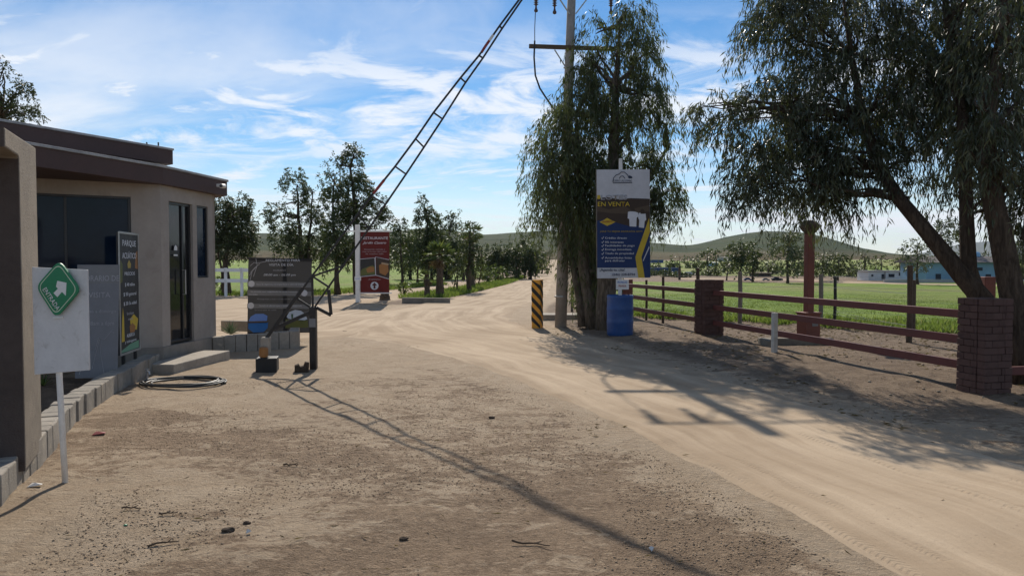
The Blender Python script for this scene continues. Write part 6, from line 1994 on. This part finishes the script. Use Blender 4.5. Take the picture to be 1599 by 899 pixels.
#@@DEBRIS
# ================================================================== LOOSE THINGS ON THE GROUND
def pebbles(name, n, x0, x1, y0, y1, smin, smax, mat, seed, bias=1.6, cond=None):
    rng = np.random.default_rng(seed)
    base = np.array([[1, 0, 0], [-1, 0, 0], [0, 1, 0], [0, -1, 0], [0, 0, 1], [0, 0, -.6], [.6, .6, .5], [-.6, .6, .4], [.6, -.6, .4], [-.6, -.6, .5]], float)
    faces = np.array([[4, 6, 0], [4, 7, 6], [4, 1, 7], [4, 9, 1], [4, 3, 9], [4, 8, 3], [4, 0, 8], [6, 7, 2], [8, 9, 3], [0, 6, 2], [7, 1, 2], [1, 9, 3], [0, 3, 8], [5, 0, 2], [5, 2, 1], [5, 1, 3], [5, 3, 0]])
    u = rng.random(n) ** bias
    y = y0 + (y1 - y0) * u
    x = rng.uniform(-1, 1, n) * y * 0.78 + 0
    k = (x > x0) & (x < x1)
    if cond is not None: k &= cond(x, y, rng)
    x, y = x[k], y[k]; n = len(x)
    s = smin + (smax - smin) * rng.random(n) ** 3
    z = H(x, y)
    V = base[None] * (1 + .35 * rng.normal(size=(n, 10, 1)) * .5) * s[:, None, None] * np.array([1, 1, .6])
    a = rng.random(n) * 6.283; ca, sa = np.cos(a), np.sin(a)
    X = V[..., 0] * ca[:, None] - V[..., 1] * sa[:, None]; Y = V[..., 0] * sa[:, None] + V[..., 1] * ca[:, None]
    P = np.stack([X + x[:, None], Y + y[:, None], V[..., 2] + (z + s * .25)[:, None]], -1).reshape(-1, 3)
    Fq = (faces[None] + (np.arange(n) * 10)[:, None, None]).reshape(-1, 3)
    return struct(np_obj(name, P, Fq, mat), 'stuff')


apron = lambda x, y, rng: (poly_sd(x, y, lane_poly) < -0.05) & (rng.random(len(x)) < smooth(.40, .62, fbm(x * .9, y * .9, 4, 77))) & (x > -3.2 - (y - 5) * .32)
g = pebbles('gravel', 90000, -6, 4, 2.4, 10, .0022, .0085, M['pebble'], 3, 1.3, apron)
tag(g, 'loose gravel scattered over the packed earth of the forecourt', 'gravel')
g = pebbles('dark_clods', 1100, -6, 5, 2.6, 12, .002, .007, M['clod'], 4, 1.3, apron)
tag(g, 'dark crumbs of earth scattered over the forecourt', 'earth')
g = pebbles('verge_stones', 2600, 1.0, 12, 7.5, 20, .006, .035, M['stone'], 5, 1.0, lambda x, y, rng: poly_sd(x, y, lane_poly) < -.2)
tag(g, 'small stones and clods on the bare verge under the rail fence', 'stones')


def litter(name, n, seed):
    """short twigs and dry leaves"""
    rng = np.random.default_rng(seed)
    y = 2.8 + 13 * rng.random(n) ** 1.3; x = rng.uniform(-.72, .75, n) * y
    k = (x > -3.0 - (y - 5) * .33)
    sd = poly_sd(x, y, lane_poly)
    k &= (sd < 0) | (rng.random(n) < .18)
    x, y = x[k], y[k]; n = len(x)
    B = np.stack([x, y, H(x, y) + .012], 1)
    a = rng.random(n) * 6.283
    D = np.stack([np.cos(a), np.sin(a), rng.normal(size=n) * .12], 1)
    V, Fq = leaf_quads(B, D, rng.uniform(.02, .09, n), rng.uniform(.004, .010, n), rng)
    o = np_obj(name, V, Fq, M['leaf_dry'], tone=rng.random(n).repeat(4))
    return struct(o, 'stuff')


tag(litter('leaf_litter', 900, 6), 'dry leaves and bits of twig strewn over the bare ground', 'leaf litter')


def verge_litter(n, seed):
    rng = np.random.default_rng(seed)
    y = rng.uniform(6.5, 19, n); x = rng.uniform(.8, 9, n)
    k = (poly_sd(x, y, lane_poly) < .15) & (rng.random(n) < smooth(.38, .6, fbm(x * .8, y * .8, 3, 31)))
    x, y = x[k], y[k]; n = len(x)
    B = np.stack([x, y, H(x, y) + .006], 1); a = rng.random(n) * 6.283
    V, Fq = leaf_quads(B, np.stack([np.cos(a), np.sin(a), rng.normal(size=n) * .12 + .05], 1), rng.uniform(.05, .15, n), rng.uniform(.010, .022, n), rng)
    return struct(np_obj('fallen_leaves', V, Fq, M['leaf_dry'], tone=rng.random(n).repeat(4)), 'stuff')


tag(verge_litter(5200, 16), 'fallen dry leaves on the bare verge under the rail fence trees', 'leaf litter')


def clod(px, py, s, label, mat='clod', cat='clod', name='earth_clod', sq=.55, seed=0):
    p = GH(px, py)
    rng = np.random.default_rng(seed + px)
    bm = bmesh.new(); bmesh.ops.create_icosphere(bm, subdivisions=2, radius=1)
    for v in bm.verts:
        f = 1 + .55 * (fbm(np.array([v.co.x * 1.7 + px]), np.array([v.co.y * 1.7 + v.co.z * 2]), 3, 5)[0] - .5) * 2
        v.co = Vector((v.co.x * f * s * 1.3, v.co.y * f * s, v.co.z * f * s * sq))
    me = bpy.data.meshes.new(name); bm.to_mesh(me); bm.free(); me.materials.append(M[mat])
    o = bpy.data.objects.new(name, me); COL.objects.link(o); o.location = (p.x, p.y, p.z + s * sq * .5)
    return tag(o, label, cat)


clod(357, 828, .030, 'dark clump on the sand at the lower left, larger of two')
clod(386, 817, .018, 'small dark clump right of the larger one at the lower left')
clod(196, 820, .010, 'tiny green scrap on the sand below the entrance sign', 'sign_green', 'litter', 'scrap')
clod(630, 842, .020, 'dark pebble on the gravel at the bottom centre left')
clod(768, 653, .026, 'dark stone on the forecourt left of the sand lane')
clod(870, 605, .018, 'small dark stone lying on the sand lane')
clod(538, 519, .05, 'dark clod on the sand left of the red banner shadow')
clod(1402, 802, .014, 'small dark pebble on the sand lane at the right')
clod(1022, 662, .016, 'pebble at the edge of the sand lane')


def flat_scrap(px, py, w, d, label, mat, rz=.3):
    p = GH(px, py)
    o = MB().add([(-w / 2, -d / 2, .0), (w / 2, -d / 2, .012), (w * .45, d / 2, .004), (-w * .3, d * .6, .016), (0, 0, .022)], [(0, 1, 4), (1, 2, 4), (2, 3, 4), (3, 0, 4)]).build('scrap', M[mat], None)
    o.location = (p.x, p.y, p.z + .008); o.rotation_euler = (0, 0, rz)
    s = o.modifiers.new('t', 'SOLIDIFY'); s.thickness = .004
    return tag(o, label, 'litter')


flat_scrap(155, 678, .11, .08, 'dark red scrap lying on the sand beside the kerb', 'litter_red')
flat_scrap(55, 760, .09, .05, 'white scrap lying on the sand left of the entrance sign post', 'litter_white')
flat_scrap(1017, 860, .035, .02, 'tiny white scrap on the gravel at the bottom centre', 'litter_white', 1.0)
flat_scrap(388, 833, .03, .02, 'tiny white scrap beside the dark clumps at the lower left', 'litter_white', .4)


def stick(px, py, L, label, rz, seed):
    p = GH(px, py)
    rng = np.random.default_rng(seed)
    mb = MB(); P = wig((-L / 2, 0, .006), (L / 2, 0, .010), 7, .35, rng); P[:, 2] = .008 + .01 * rng.random(7)
    mb.tube(P, list(np.linspace(.007, .003, 7)), 5)
    e = P[4]; mb.tube([e, e + np.array([L * .15, L * .12, .01])], [.004, .002], 4)
    o = mb.build('stick', M['twig'], None); o.location = p; o.rotation_euler = (0, 0, rz)
    return tag(o, label, 'stick')


stick(255, 850, .16, 'dry forked stick on the sand at the bottom left', .5, 1)
stick(205, 797, .13, 'thin dry stick below the entrance sign', -.1, 2)
stick(262, 803, .12, 'thin dry stick right of the one below the entrance sign', .05, 3)
stick(830, 852, .22, 'dark dry stick on the gravel at the bottom centre', -.35, 4)
stick(455, 727, .12, 'short dry twig on the forecourt left of the barrier shadow', -.2, 5)

#@@AIR
# ================================================================== AIR
def haze():
    n = bpy.data.materials.new('haze'); n.use_nodes = True
    t = n.node_tree; t.nodes.clear()
    out = t.nodes.new('ShaderNodeOutputMaterial'); v = t.nodes.new('ShaderNodeVolumePrincipled')
    v.inputs['Color'].default_value = (0.78, 0.88, 1.0, 1); v.inputs['Density'].default_value = 0.00008
    v.inputs['Anisotropy'].default_value = 0.0
    t.links.new(v.outputs[0], out.inputs['Volume'])
    o = MB().box((0, 0, 119), (13000, 13000, 242)).build('haze', n, None)
    return struct(o, 'stuff')


haze()
